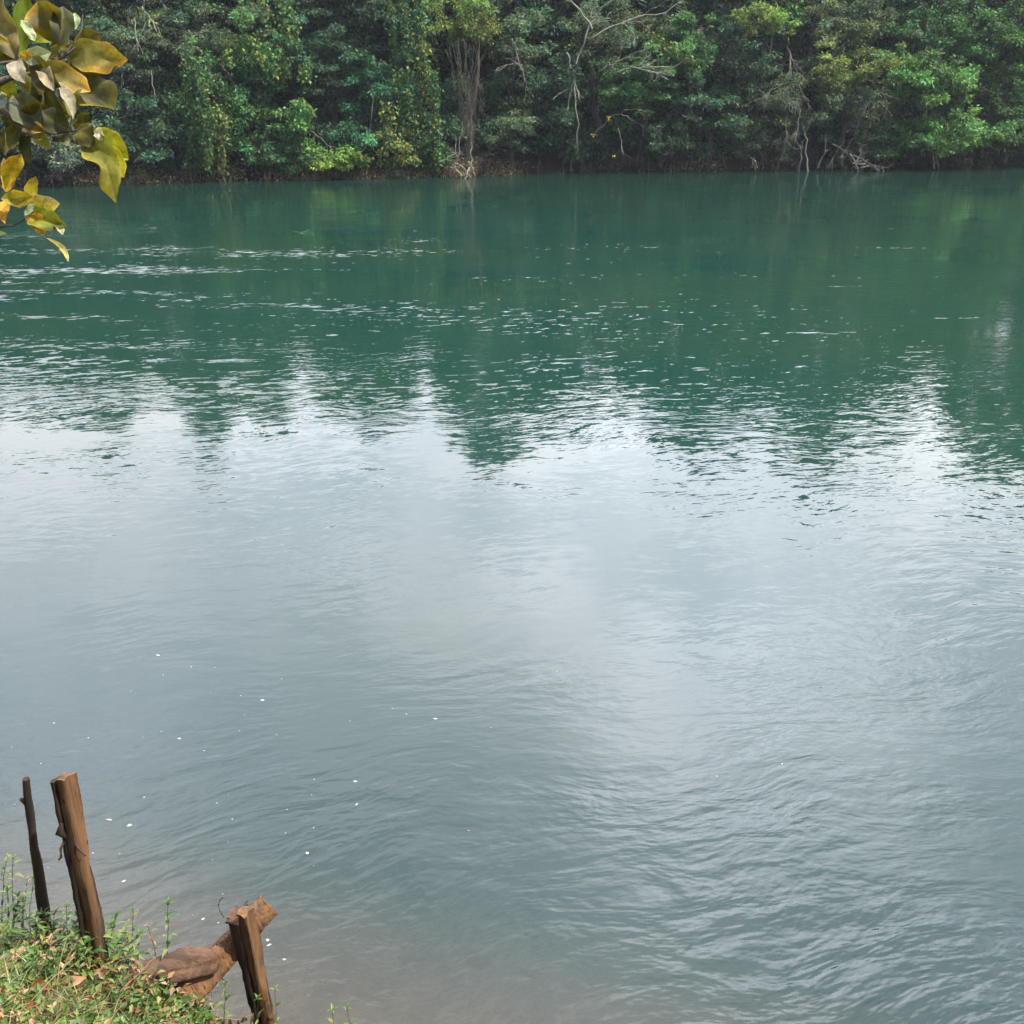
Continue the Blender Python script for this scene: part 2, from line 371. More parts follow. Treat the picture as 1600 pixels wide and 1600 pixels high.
def zhill(x, off):                                             # off = distance behind the shoreline
    lip = np.interp(off, [-8, -.6, 0, .25, .6, 1.6, 30, 140], [-2.5, -.5, -.06, .34, .55, .95, 15, 38])
    return lip + .5 * fbm(x * .5, off * .5) * np.clip(off, .0, 1) + .16 * fbm(x * 2.1, off * 2) * (off > -.3)
def hill_mesh():
    xs = np.concatenate([np.linspace(-140, -45, 20)[:-1], np.linspace(-45, 55, 420), np.linspace(55, 160, 20)[1:]])
    offs = np.concatenate([np.linspace(-8, -.8, 5)[:-1], np.linspace(-.8, 2, 26), np.linspace(2, 30, 34)[1:], np.linspace(30, 60, 6)[1:]])
    Xg, Og = np.meshgrid(xs, offs); jag = .8 * fbm(Xg * .35, 2.0) + .35 * fbm(Xg * 1.7, 5.0) + 1.5 * np.clip((Xg + 2.5) / 3, 0, 1) + 1.2 * np.exp(-((Xg + 13.7) / .8) ** 2)
    Yg = shore(Xg) + Og + jag * np.clip((Og + 3) / 2, 0, 1); Z = zhill(Xg, Og)
    nx, ny = len(xs), len(offs); v = np.stack([Xg, Yg, Z], -1).reshape(-1, 3)
    i = np.arange(ny - 1)[:, None] * nx; j = np.arange(nx - 1)[None]
    f = np.stack([i + j, i + j + 1, i + nx + j + 1, i + nx + j], -1).reshape(-1, 4)
    b = MB(); b.add(v, f); o = b.build('hillside', M_HILL, smooth=True); o['kind'] = 'structure'
hill_mesh()
b = MB(); b.add([(-160, -20, 0), (160, -20, 0), (160, 120, 0), (-160, 120, 0)], [(0, 1, 2, 3)])
b.build('river', M_WATER)['kind'] = 'structure'

def haze():
    mb = MB(); x0, x1, y0, y1, z0, z1 = -175, 195, -48, 150, -4, 34
    v = [(x, y, z) for z in (z0, z1) for y in (y0, y1) for x in (x0, x1)]
    mb.add(v, [(0, 2, 3, 1), (4, 5, 7, 6), (0, 1, 5, 4), (2, 6, 7, 3), (0, 4, 6, 2), (1, 3, 7, 5)])
    m, t = newmat('haze'); g = NG(t); p = g('ShaderNodeVolumePrincipled')
    p.inputs['Color'].default_value = (.80, .88, 1.0, 1); p.inputs['Density'].default_value = HAZE; p.inputs['Anisotropy'].default_value = .2
    o = g('ShaderNodeOutputMaterial'); g.link(p.outputs[0], o.inputs['Volume'])
    ob = mb.build('haze', m); ob['kind'] = 'stuff'; ob['label'] = 'thin haze over the river'
HAZE = .00026
haze()

# ------------------------------------------------------------------ far bank trees and shrubs
def unit(n):
    v = rng.normal(size=(n, 3)); return v / np.linalg.norm(v, axis=1)[:, None]
def tint(base, n, sd=.16, yel=.0):
    c = np.tile(np.array(base), (n, 1)) * rng.normal(1, sd, (n, 1)).clip(.5, 1.7)
    c[:, 0] *= rng.normal(1, .14, n).clip(.6, 1.6); c[:, 2] *= rng.normal(1, .14, n).clip(.5, 1.6)
    k = rng.random(n) < yel; c[k] = np.array([.26, .24, .05]) * rng.uniform(.5, 1.1, (k.sum(), 1))
    return c.clip(0.002, .9)
TONES = {'dark': (.022, .050, .028), 'deep': (.028, .065, .036), 'mid': (.040, .092, .040), 'grey': (.060, .082, .058),
         'bright': (.056, .112, .038), 'lime': (.105, .160, .040), 'olive': (.090, .120, .040), 'blue': (.030, .100, .060), 'silver': (.085, .100, .090)}
for _k in TONES: TONES[_k] = tuple(np.array(TONES[_k]) * ((1.1, 1.15, 1.12) if _k in ('dark', 'deep') else (1.22, 1.40, 1.1)))
def clump_leaves(mb, cc, rad, tone, dens, L=.17, flat=.5, droop=.0, yel=.0, toward=-.35):
    """cc: clump centres (n,3); rad: clump radii; one lumpy sprig of leaves per clump"""
    for c, r in zip(cc, rad):
        n = max(14, int(dens * r * r))
        p = unit(n) * (rng.random((n, 1)) ** .5) * r; p[:, 2] *= flat
        p[:, 2] -= droop * (p[:, 0] ** 2 + p[:, 1] ** 2) / max(r, .1)
        up = np.array([0, toward, .75]) + unit(n) * .75
        d = p / (np.linalg.norm(p, axis=1)[:, None] + 1e-6) * .8 + unit(n) * .7; d[:, 2] -= .25
        k = rng.normal(1, .22) if rng.random() > .12 else rng.uniform(1.3, 1.9)
        hue = rng.normal(0, .12)
        t_ = np.array(tone) * max(.40, k * rng.choice([.7, 1.0, 1.0, 1.25])) * np.array([1 + hue, 1, 1 - hue * .6])
        ll = L * rng.uniform(.6, 1.35, n)
        mb.leaves(c + p, d, up, ll, ll * rng.uniform(.42, .62, n), tint(t_, n, .2, yel))
def limb_path(a, bb, n=7, sag=.12):
    a = np.asarray(a, float); bb = np.asarray(bb, float); t = np.linspace(0, 1, n)[:, None]
    L = np.linalg.norm(bb - a); p = a + (bb - a) * t; p[1:-1] += rng.normal(0, sag * L * .35, (n - 2, 3)); p[:, 2] += np.sin(t[:, 0] * np.pi) * L * sag
    return p
def plant(name, cat, px, py, rx, ry, off, tone, label, dens=620, L=.17, lumps=1.0, flat=.5, yel=.0, droop=.1, depth=1.0, trunks=1, group=None):
    x0 = ray(px, py)[0] / ray(px, py)[1] * 57; Y = float(shore(x0)) + off
    c = at_y(px, py, Y); s_ = Y / ray(px, py)[1] / 1570
    RX, RZ = rx * s_, ry * s_; RY = min(RX, 2.2) * depth
    gz = float(zhill(c[0], max(off, .3)))
    base = (c[0] + rng.normal(0, .2), Y + .4, gz - .1)
    root = empty(name, base, label, cat, group)
    n = int(lumps * (9 + 9.5 * RX * RZ + 2 * RX * RY))
    # lumps through the volume, more of them towards the outside, edge broken by noise
    d = unit(n); rr = rng.random(n) ** .45; wob = 1 + .28 * np.sin(d[:, 0] * 5 + px) + .2 * np.sin(d[:, 2] * 7 + py)
    cc = c + d * np.array([RX, RY, RZ]) * (rr * wob)[:, None] * .92
    cc[:, 2] = np.maximum(cc[:, 2], (.62 if c[0] > 0 else .30) + rng.random(n) * .4)
    rad = rng.uniform(.26, .62, n) * (1 if min(RX, RZ) > 1.2 else .75)
    mb = MB(); clump_leaves(mb, cc, rad, TONES[tone], dens, L, flat, droop, yel)
    mb.build('crown', M_FOL, root)
    tb = MB()
    for k in range(trunks):
        b0 = np.array(base) + np.array([rng.normal(0, .25 if trunks > 1 else .02), rng.normal(0, .15), 0])
        top = c + np.array([rng.normal(0, RX * .25), 0, RZ * .5]); r0 = .035 * trunks ** -.5 * (2 + RZ + .6 * RX)
        tp = limb_path(b0, top, 8, .03); tb.tube(tp, np.linspace(r0, r0 * .3, 8), 7)
        for j in range(5):
            q = tp[2 + j]; e = cc[rng.integers(n)]; tb.tube(limb_path(q, e, 5, .08), np.linspace(r0 * .38, .012, 5), 5)
    tb.build('trunk' if cat == 'tree' else 'stem', M_BARK, root)
    return root, c, s_

T, S_ = ('broadleaf_tree', 'tree'), ('riverside_shrub', 'shrub')
spec = [
 # name, cat, px, py, rx, ry, off, tone, label, kwargs
 (*T, 190, 70, 120, 80, 3.6, 'grey', 'grey-green tree with fine foliage high behind the hanging yellow leaves', dict(L=.12, flat=.35)),
 (*T, 60, 110, 110, 90, 3.0, 'deep', 'dark tree behind the foreground leaf cluster at the left edge', {}),
 (*S_, 90, 218, 105, 58, .3, 'silver', 'dark grey shrub with small silvery leaves low over the water at far left', dict(L=.13, dens=520)),
 (*S_, 232, 205, 62, 62, .6, 'deep', 'dense dark green shrub just right of the silvery shrub', {}),
 (*T, 330, 60, 90, 70, 3.2, 'grey', 'dull green spreading tree above the vine-hung tree', dict(L=.14)),
 (*T, 335, 165, 62, 92, 1.0, 'mid', 'tree draped in bright climbing vines above the tan bank', dict(flat=.8, yel=.06)),
 (*T, 405, 95, 62, 55, 2.0, 'mid', 'mid green tree left of the dark hollow, lit along its top', {}),
 (*T, 505, 95, 80, 70, 2.2, 'deep', 'dark green tree with layered boughs behind the pale green saplings', dict(flat=.3)),
 (*T, 585, 40, 90, 60, 4.2, 'dark', 'dark tree high on the slope left of the vine column', {}),
 (*T, 590, 135, 55, 60, 2.2, 'blue', 'bluish green tree beside the tall vine column', {}),
 ('sapling', 'sapling', 458, 205, 34, 48, -.1, 'bright', 'fresh green sapling standing in front of the dark bank, pointed top', dict(L=.19, dens=520)),
 (*S_, 420, 235, 44, 38, .2, 'mid', 'green bush at the foot of the fresh green sapling', {}),
 (*S_, 540, 250, 50, 24, -.5, 'lime', 'yellow-green bush leaning low over the water', dict(L=.18)),
 (*S_, 548, 212, 52, 27, .2, 'blue', 'blue-green bush above the yellow-green one', {}),
 (*S_, 480, 255, 42, 26, .2, 'mid', 'low green bush left of the yellow-green one', {}),
 (*T, 735, 35, 60, 50, 1.6, 'olive', 'yellow-green tree crown above the hanging grey creepers', dict(yel=.1, dens=520)),
 (*T, 800, 60, 60, 70, 3.0, 'grey', 'greyish green tree between the creeper tree and the bare boughs', {}),
 (*T, 805, 195, 48, 42, -.2, 'grey', 'grey-green bough hanging over the black hollow', dict(flat=.35, L=.13)),
 (*S_, 620, 235, 35, 42, .2, 'olive', 'yellowish climbing bush at the foot of the vine column', dict(yel=.15)),
 (*S_, 668, 240, 34, 34, .2, 'mid', 'leafy green bush right of the yellowish climbing bush', {}),
 (*T, 945, 45, 105, 60, 1.4, 'grey', 'grey-green tree carrying the pale bare boughs at the top', dict(L=.12, lumps=.7)),
 (*T, 880, 150, 58, 70, 1.2, 'deep', 'dark tree under the pale bare boughs, left of the yellow-tipped twigs', {}),
 (*T, 1000, 130, 70, 60, .8, 'mid', 'green tree with layered leafy shelves right of the pale dead limb', dict(flat=.32, L=.18)),
 (*T, 1075, 70, 62, 45, 1.4, 'mid', 'green tree with sunlit shoulder above the layered one', dict(L=.18)),
 (*T, 1190, 35, 60, 32, 1.6, 'lime', 'lime green crown at the top, right of the middle', dict(yel=.08)),
 (*T, 1150, 95, 75, 60, 1.8, 'deep', 'dark green tree under the lime green crown', {}),
 (*T, 1110, 175, 62, 50, .6, 'deep', 'deep green tree with drooping shelves over the dark water edge', dict(flat=.35)),
 (*S_, 1040, 222, 52, 26, .2, 'dark', 'low dark bush in shade below the layered green tree', dict(flat=.4)),
 (*S_, 905, 235, 50, 26, .8, 'dark', 'small black-green bush under the yellow-tipped twigs', {}),
 (*T, 1310, 45, 105, 55, 3.0, 'grey', 'dull grey-green tree high behind the twiggy bank', {}),
 (*T, 1235, 150, 62, 62, .6, 'grey', 'sparse tree full of bare grey twigs', dict(lumps=.55, L=.14)),
 (*T, 1330, 110, 72, 42, .5, 'olive', 'olive green tree with light yellow sprays', dict(yel=.08, flat=.35)),
 (*T, 1330, 178, 72, 46, .4, 'grey', 'twiggy grey-green tree under the olive sprays', dict(lumps=.7, L=.14)),
 (*S_, 1200, 222, 66, 28, .3, 'grey', 'dull leafless-looking bush over the black water edge', dict(lumps=.6, L=.12)),
 (*T, 1455, 125, 78, 55, -.1, 'bright', 'broad bright green tree at the right, sunlit on top', dict(L=.21, dens=460)),
 (*S_, 1485, 205, 95, 38, -.6, 'bright', 'wide bright green bush overhanging the water at the right', dict(L=.22, dens=460)),
 (*S_, 1385, 222, 52, 36, -.2, 'mid', 'green bush between the driftwood roots and the wide bright bush', dict(L=.19)),
 (*T, 1480, 45, 120, 58, 2.4, 'mid', 'tall mid green tree behind the bright ones at the right', dict(L=.18)),
 (*T, 1590, 70, 60, 80, 1.6, 'bright', 'light green tree cut by the right edge of the picture', dict(L=.19)),
 (*T, 1590, 190, 50, 60, .3, 'mid', 'leafy tree low at the right edge over the water', dict(L=.19)),
 (*T, -60, 150, 90, 110, 1.5, 'deep', 'dark tree just past the left edge', {}),
 (*T, 1710, 150, 110, 120, 1.0, 'mid', 'green tree just past the right edge', {}),
]
for s in spec: plant(*s[:9], trunks=(1 if s[1] == 'tree' else 3), **s[9])

# vines: strands of leaves that hang in front of the trees
def vine(px0, py0, px1, py1, off, tone, label, wpx=14, n=900, L=.18, strands=5, yel=.1):
    x0 = ray(px0, 200)[0] / ray(px0, 200)[1] * 57; Y = float(shore(x0)) + off
    a, e = at_y(px0, py0, Y), at_y(px1, py1, Y)
    root = empty('climbing_vine', e, label, 'vine'); mb = MB(); st = MB()
    for k in range(strands):
        ww = wpx * .035; o0 = rng.normal(0, ww, 3) * (1, .5, 0)
        p = a + (e - a) * np.linspace(0, 1, 16)[:, None] + o0 + np.cumsum(rng.normal(0, .07, (16, 3)), 0) * (1, .6, .3)
        st.tube(p, .018, 4)
        m = n // strands; t = rng.random(m) * 15; i = t.astype(int).clip(0, 14)
        q = p[i] + (p[i + 1] - p[i]) * (t - i)[:, None] + rng.normal(0, .11, (m, 3)) * (1, .6, 1)
        dens = np.sin(t * 1.7 + k) + np.sin(t * .6 + 2 * k) + rng.normal(0, .8, m); q = q[dens > -.9]; m = len(q)
        d = unit(m) * .7; d[:, 2] -= .6; up = np.array([0, -.6, .6]) + unit(m) * .6
        ll = L * rng.uniform(.6, 1.3, m); mb.leaves(q, d, up, ll, ll * .7, tint(np.array(TONES[tone]) * rng.uniform(.75, 1.3), m, .2, yel))
    st.build('stem', M_BARK, root); mb.build('foliage', M_FOL, root)
vine(630, -20, 645, 130, .2, 'bright', 'bright green vine column running off the top of the picture', 20, 1700)
vine(648, 110, 655, 262, -.3, 'mid', 'green vine column reaching down to the bank', 22, 1700, yel=.16)
vine(662, 60, 690, 265, -.2, 'olive', 'thin yellowish vine ending on a pale root', 8, 600, strands=3, yel=.3)
vine(605, 160, 612, 265, -.2, 'lime', 'yellow-green vine left of the tall column', 9, 500, strands=3, yel=.3)
vine(300, 80, 312, 262, -.1, 'mid', 'long green vine over the tan bank', 14, 900)
vine(305, 90, 318, 240, -.3, 'bright', 'bright string of vine leaves in front of the long green vine', 6, 520, strands=3)
vine(338, 170, 345, 266, -.2, 'olive', 'yellowish vine with dry tips above the tan bank', 10, 500, yel=.35)
vine(418, -10, 432, 60, .6, 'bright', 'bright creeper at the top above the dark hollow', 14, 650)
vine(390, 55, 408, 100, .4, 'lime', 'lime creeper draped left of the dark hollow', 16, 520)
vine(435, 75, 428, 120, .2, 'bright', 'short bright creeper hanging in the dark hollow', 10, 300, strands=3)
vine(470, 95, 463, 125, .3, 'bright', 'short green creeper above the pointed sapling', 9, 260, strands=3)
vine(1030, 60, 1085, 95, .0, 'lime', 'sunlit spray of creeper on the layered green trees', 14, 420)
vine(1385, 95, 1395, 235, .1, 'mid', 'green creeper between the twiggy trees and the bright ones', 14, 800)

# bare twigs, dead boughs, hanging creepers, roots
def twigs(name, cat, label, segs, off, mat, r=.03, fork=3, spread=.45, seg_len=.8, down=0.0, levels=2, leaf=None):
    x0 = ray(segs[0][0], 200)[0] / ray(segs[0][0], 200)[1] * 57; Y = float(shore(x0)) + off
    first = at_y(segs[0][0], segs[0][1], Y); root = empty(name, first, label, cat); mb = MB(); tips = []
    def grow(p, d, L, rad, lev):
        n = 6; pts = [p]
        for i in range(n):
            d = d + rng.normal(0, .22, 3); d[2] -= down * .12; d /= np.linalg.norm(d); pts.append(pts[-1] + d * L / n)
        pts = np.array(pts); mb.tube(pts, np.linspace(rad, rad * .4, n + 1), 5); tips.append(pts[-1])
        if lev > 0:
            for j in range(fork):
                q = pts[rng.integers(2, n + 1)]; dd = d + rng.normal(0, spread, 3) * (1, .6, 1); dd /= np.linalg.norm(dd)
                grow(q, dd, L * rng.uniform(.45, .8), rad * .55, lev - 1)
    for (x1, y1, x2, y2) in segs:
        a, e = at_y(x1, y1, Y + rng.normal(0, .25)), at_y(x2, y2, Y - rng.random() * .5)
        p = limb_path(a, e, 8, .06); mb.tube(p, np.linspace(r, r * .5, 8), 6)
        for j in range(fork):
            q = p[rng.integers(3, 8)]; d = (e - a) / np.linalg.norm(e - a) + rng.normal(0, spread, 3); grow(q, d / np.linalg.norm(d), seg_len * rng.uniform(.6, 1.2), r * .5, levels - 1)
    mb.build('branch', mat, root, smooth=True)
    if leaf:
        lb = MB(); tips = np.array(tips); tips = tips[rng.random(len(tips)) < .16]
        for tpt in tips:
            m = 5; lb.leaves(tpt + rng.normal(0, .05, (m, 3)), unit(m), np.array([0, -.5, .8]) + unit(m) * .4, .13, .09, tint(leaf, m, .15))
        if lb.v: lb.build('foliage', M_FOL, root)
twigs('dead_bough', 'dead branch', 'pale bare bough forking along the top of the picture', [(925, 60, 1040, 20), (925, 45, 880, -10), (925, 30, 990, -20), (900, 100, 925, 30)], -.6, M_PALE, .05, 4, .5, 1.1)
twigs('dead_bough', 'dead branch', 'pale bare bough reaching right with drooping twigs', [(960, 115, 1050, 105), (935, 112, 985, 90), (985, 105, 1045, 125)], -1.0, M_PALE, .04, 4, .35, .9)
twigs('dead_limb', 'dead branch', 'white broken limb hanging straight down in front of the dark trees', [(885, 82, 897, 128), (897, 122, 887, 172), (897, 124, 905, 155), (896, 126, 899, 160), (899, 150, 903, 235), (888, 140, 870, 150)], -1.0, M_PALE, .045, 1, .25, .5, 1.0)
twigs('bare_twigs', 'twigs', 'thin bare twigs with a few yellow leaves over the black hollow', [(975, 172, 930, 208), (970, 178, 1005, 200), (965, 200, 975, 240), (975, 172, 1010, 175)], -1.0, M_PALE, .02, 2, .35, .8, .3, leaf=(.55, .36, .03))
twigs('hanging_creepers', 'creeper', 'mass of grey-brown creepers hanging from the yellow-green crown', [(720 + dx, 55 + abs(dx), 735 + dx * .5, 215 - abs(dx)) for dx in (-24, -18, -13, -10, -7, -4, -1, 2, 5, 8, 14, 20, 26)], -.5, M_VINEWOOD, .013, 6, .5, .9, 1.4)
twigs('hanging_creepers', 'creeper', 'curled grey creepers hanging right of the brown creeper mass', [(800, 60, 815, 110), (785, 90, 812, 100), (812, 100, 780, 105), (815, 100, 822, 135)], -.3, M_PALE, .02, 3, .5, .8, 1.0)
twigs('bare_tree', 'dead branch', 'thin grey trunk dropping from the creeper mass to the water', [(738, 170, 736, 225), (736, 222, 735, 262), (722, 190, 716, 245)], -.9, M_PALE, .05, 1, .2, .5, .5)
twigs('driftwood', 'driftwood', 'tangle of pale drift roots at the waterline under the thin grey trunk', [(710, 262, 722, 275), (718, 258, 735, 278), (733, 262, 728, 278), (702, 262, 718, 270)], -1.2, M_PALE, .04, 2, .6, .4, levels=1)
twigs('driftwood', 'driftwood', 'upright pale drift stump standing in the dark water edge', [(1262, 268, 1256, 205), (1258, 210, 1264, 190), (1248, 268, 1254, 230), (1278, 262, 1290, 235)], -1.0, M_PALE, .05, 2, .3, .5)
twigs('driftwood', 'driftwood', 'heap of pale roots sticking out over the water', [(1330, 243, 1368, 262), (1332, 255, 1362, 262), (1335, 262, 1345, 240), (1328, 240, 1340, 264), (1345, 262, 1385, 262)], -1.0, M_PALE, .045, 4, .5, .6)
twigs('driftwood', 'driftwood', 'short root stub standing below the wide bright bush', [(1460, 264, 1457, 235), (1466, 264, 1462, 245)], -.9, M_PALE, .05, 1, .3, .3)
twigs('driftwood', 'driftwood', 'small curled root clump on the black water edge', [(1175, 262, 1180, 252), (1183, 262, 1178, 250)], -1.0, M_PALE, .05, 3, .9, .35, levels=1)
twigs('bare_twigs', 'twigs', 'grey tangle of bare twigs inside the sparse tree', [(1232, 60, 1236, 120), (1236, 110, 1225, 150), (1240, 120, 1260, 160), (1225, 130, 1190, 155), (1250, 170, 1245, 215), (1230, 180, 1225, 240)], -.7, M_PALE, .026, 5, .55, 1.0, .4)
twigs('bare_twigs', 'twigs', 'fan of bare twigs drooping left of the bright green tree', [(1370, 140, 1355, 165), (1372, 145, 1385, 170), (1350, 120, 1375, 145), (1368, 150, 1358, 200), (1345, 160, 1340, 200)], -.8, M_PALE, .022, 4, .5, .8, .6)
twigs('bare_twigs', 'twigs', 'bare twigs above the low dark bush at the water', [(1320, 220, 1300, 250), (1300, 225, 1325, 240), (1335, 215, 1318, 240)], -.8, M_PALE, .02, 3, .5, .6, .4)
twigs('bare_twigs', 'twigs', 'pale vertical stems among the fine grey foliage at top left', [(225, 0, 228, 70), (222, 10, 245, 50), (210, 30, 216, 80), (236, 110, 243, 155)], 1.0, M_PALE, .03, 2, .3, .9, .2)
twigs('bare_twigs', 'twigs', 'thin pale stem slanting over the bank by the pointed sapling', [(485, 205, 520, 235), (582, 150, 580, 215), (345, 100, 365, 130)], .0, M_PALE, .02, 2, .35, .7, .2)
twigs('bare_twigs', 'twigs', 'bent pale stick leaning over the dark water left of the drift roots', [(712, 215, 712, 240), (712, 240, 692, 252)], -1.2, M_PALE, .025, 1, .3, .4, .2)

# masses nobody would count: undergrowth on the slope, dry litter on the bank lip, the wood higher up
def mass(name, n, sampler, tones, L, label, dens=330, flat=.6):
    mb = MB()
    for k in range(n):
        c, r = sampler(); clump_leaves(mb, [c], [r], TONES[tones[rng.integers(len(tones))]], dens, L, flat)
    o = mb.build(name, M_FOL); tag(o, label, None, None, 'stuff'); return o
def s_under():
    x = rng.uniform(-34, 46); off = rng.uniform(.15 if x < -3 else .9, 9) if rng.random() < .72 else rng.uniform(8, 24); z = float(zhill(x, off)) + rng.uniform(.15, .3 + 2.4 * min(1, off / 2))
    return np.array([x, float(shore(x)) + off, z]), rng.uniform(.4, .8)
mass('undergrowth', 3300, s_under, ['dark', 'deep', 'dark', 'mid'], .2, 'dense dark undergrowth covering the far slope')  # dark leaf tones paint the shadowed gaps between the crowns
rows = [(-200, 640), (0, 612), (60, 640), (120, 655), (200, 600), (250, 630), (290, 700), (330, 625), (400, 655), (455, 580), (510, 640), (560, 665), (610, 640), (660, 580), (710, 680), (750, 725), (800, 695), (880, 655), (950, 615), (1020, 650), (1100, 700), (1180, 665), (1250, 680), (1320, 740), (1380, 680), (1440, 650), (1500, 600), (1550, 690), (1600, 735), (1800, 740)]
def s_high():
    while True:
        x = rng.uniform(-34, 46); off = rng.uniform(3.5, 11); Y = float(shore(x)) + off
        px = 800 + 1570 * x / (Y * .97); row = np.interp(px, [a for a, _ in rows], [b_ for _, b_ in rows]) + np.interp(px, [0, 900, 1200, 1600], [5, 5, 0, 5])
        d = ray(px, row); top = Y * (-d[2] / d[1]) - 4.0 - .1
        lo = 4.5; z = lo + (top - lo) * rng.random() ** .75
        if top > lo: return np.array([x, Y, z + rng.normal(0, .25)]), rng.uniform(.5, .95)
mass('forest', 4600, s_high, ['deep', 'mid', 'grey', 'deep', 'olive'], .30, 'tall wood rising behind the riverside trees', 230)
# dry leaves and hanging rootlets on the lip of the far bank
def litter():
    mb = MB(); n = 26000
    x = rng.uniform(-24, 42, n); dens = fbm(x * .7, 1.0, 3) + np.where(x < 0, .12, -.26); k = dens > rng.normal(0, .12, n); x = x[k]; n = len(x)
    off = rng.uniform(-.35, .55, n); z = np.interp(off, [-.35, 0, .25, .55], [.08, .26, .48, .72]) + rng.normal(0, .1, n)
    p = np.stack([x, shore(x) + off - .15, z.clip(.05)], 1); d = unit(n); d[:, 2] -= .6
    c = tint((.20, .145, .085), n, .38); c[x > 0] *= .5; c[fbm(x * 1.3, 3.0, 3) > .03] *= .45; g_ = rng.random(n) < .3; c[g_] = tint((.06, .09, .03), g_.sum(), .3)  # right-hand litter darkened, shade of the undercut put into its colour
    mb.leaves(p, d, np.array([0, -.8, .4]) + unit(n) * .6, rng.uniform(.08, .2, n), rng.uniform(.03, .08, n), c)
    for k in range(420):
        xx = rng.uniform(-24, 42) if k % 3 else rng.uniform(-24, 0); y0 = float(shore(xx)) - .2 + rng.uniform(-.3, .3); z0 = rng.uniform(.3, .85)
        pts = np.array([xx, y0, z0]) + np.cumsum(np.vstack([np.zeros(3), rng.normal(0, .05, (5, 3)) + (0, -.03, -z0 / 5.5)]), 0)
        mb.tube(pts, rng.uniform(.008, .02), 4, c=np.array([.16, .12, .09]) * rng.uniform(.3, 1.1) * (1 if xx < 0 else .6), cap=False)  # rootlets on the right darkened for the same undercut shade
    tag(mb.build('leaf_litter', M_FOL), 'dry tan leaves and rootlets along the foot of the far bank', None, None, 'stuff')
litter()

# ------------------------------------------------------------------ near bank: march a pixel ray onto the ground
def hit(px, py):
    d = ray(px, py); t = 1.5
    while t < 9:
        p = CAM + d * t
        if p[2] < zg(p[0], p[1]): return p
        t += .01
    return CAM + d * t
def box_post(mb, base, top, wx, wy, yaw, sides=4, rough=.004, taper=.95, seg=14, c=(1, 1, 1), ragged=.02):
    base = np.array(base); top = np.array(top); ax = (top - base); L = np.linalg.norm(ax); ax /= L
    e1 = np.array([math.cos(yaw), math.sin(yaw), 0]); e1 -= ax * e1.dot(ax); e1 /= np.linalg.norm(e1); e2 = np.cross(ax, e1)
    # rounded rectangle outline, 12 points
    o_ = np.array([(-1, -.8), (-.8, -1), (0, -1.03), (.8, -1), (1, -.8), (1.03, 0), (1, .8), (.8, 1), (0, 1.03), (-.8, 1), (-1, .8), (-1.03, 0)]) * .5
    m = len(o_); vs = []; bow = rng.normal(0, 1, 12) * rough
    for i in range(seg):
        t = i / (seg - 1); k = 1 + (taper - 1) * t
        off = o_ * np.array([wx, wy]) * k + rng.normal(0, rough * .5, (m, 2)) + bow[:, None] * o_ * 4 * math.sin(t * 5)
        p = base + ax * (L * t) + off[:, :1] * e1 + off[:, 1:] * e2
        if i == seg - 1: p = p + ax * rng.normal(0, ragged, (m, 1))
        vs.append(p)
    v = np.concatenate(vs); i = np.arange(seg - 1)[:, None] * m; j = np.arange(m)[None]; k = (j + 1) % m
    mb.add(v, np.stack([i + j, i + k, i + m + k, i + m + j], -1).reshape(-1, 4), c)
    cv = np.vstack([vs[-1], vs[-1].mean(0) - ax * ragged * .5]); mb.add(cv, [(q, (q + 1) % m, m) for q in range(m)], c)

# slim dark stake
bp = hit(73, 1492); tp = at_y(40, 1218, bp[1]); bp = bp - (0, 0, .15)
r_ = empty('fence_stake', bp, 'slim blackened stake, leftmost of the old fence posts on the bank', 'fence post')
mb = MB(); ax = tp - bp; pts = [bp + ax * t + rng.normal(0, .0012, 3) for t in np.linspace(0, 1, 14)]
mb.tube(pts, [.023 - .009 * t + rng.normal(0, .0015) for t in np.linspace(0, 1, 14)], 9, wob=.10)
mb.tube([bp + ax * .885, bp + ax * .91 + (-.022, -.01, .012)], [.012, .006], 6)
mb.build('shaft', M_DARK_SHADED, r_, smooth=False)
# tall split plank post
bp = hit(150, 1512); tp = at_y(99, 1213, bp[1]); base_hi = bp.copy(); bp = bp - (0, 0, .2)
r_ = empty('fence_post', bp, 'tall weathered wooden post with a split face and rusty nails', 'fence post')
mb = MB(); box_post(mb, bp + (.012, 0, 0), tp + (.008, 0, 0), .044, .050, R(-18), ragged=.0025, taper=.90, rough=.0025, seg=26); mb.build('front_board', M_PLANK, r_)
mb = MB(); box_post(mb, bp + (-.017, .003, 0), tp + (-.019, .003, -.012), .022, .052, R(-18), ragged=.005, taper=.9, rough=.004, seg=26); mb.build('shaded_split_side', M_DARK_SHADED, r_)  # shaded left face of the post, put into a darker wood colour
ax = tp - bp; nl = MB(); q = bp + ax * .745 + (.014, -.024, 0); nl.tube([q, q + (.02, -.02, -.005), q + (.045, -.035, -.018)], .0042, 6); nl.build('nail', M_IRON, r_)
nl = MB(); q = bp + ax * .75 + (-.032, -.012, 0); nl.tube([q, q + (-.008, -.02, -.02), q + (-.012, -.02, -.055), q + (-.02, -.025, -.062)], .0048, 6); nl.build('nail', M_IRON, r_)
kb = MB(); q = bp + ax * .80 + (-.027, -.016, 0); kb.tube([q + (0, 0, .03), q + (-.004, -.012, .0), q + (.004, 0, -.035)], [.006, .016, .006], 7, wob=.25); kb.build('knot', M_DARK_SHADED, r_)
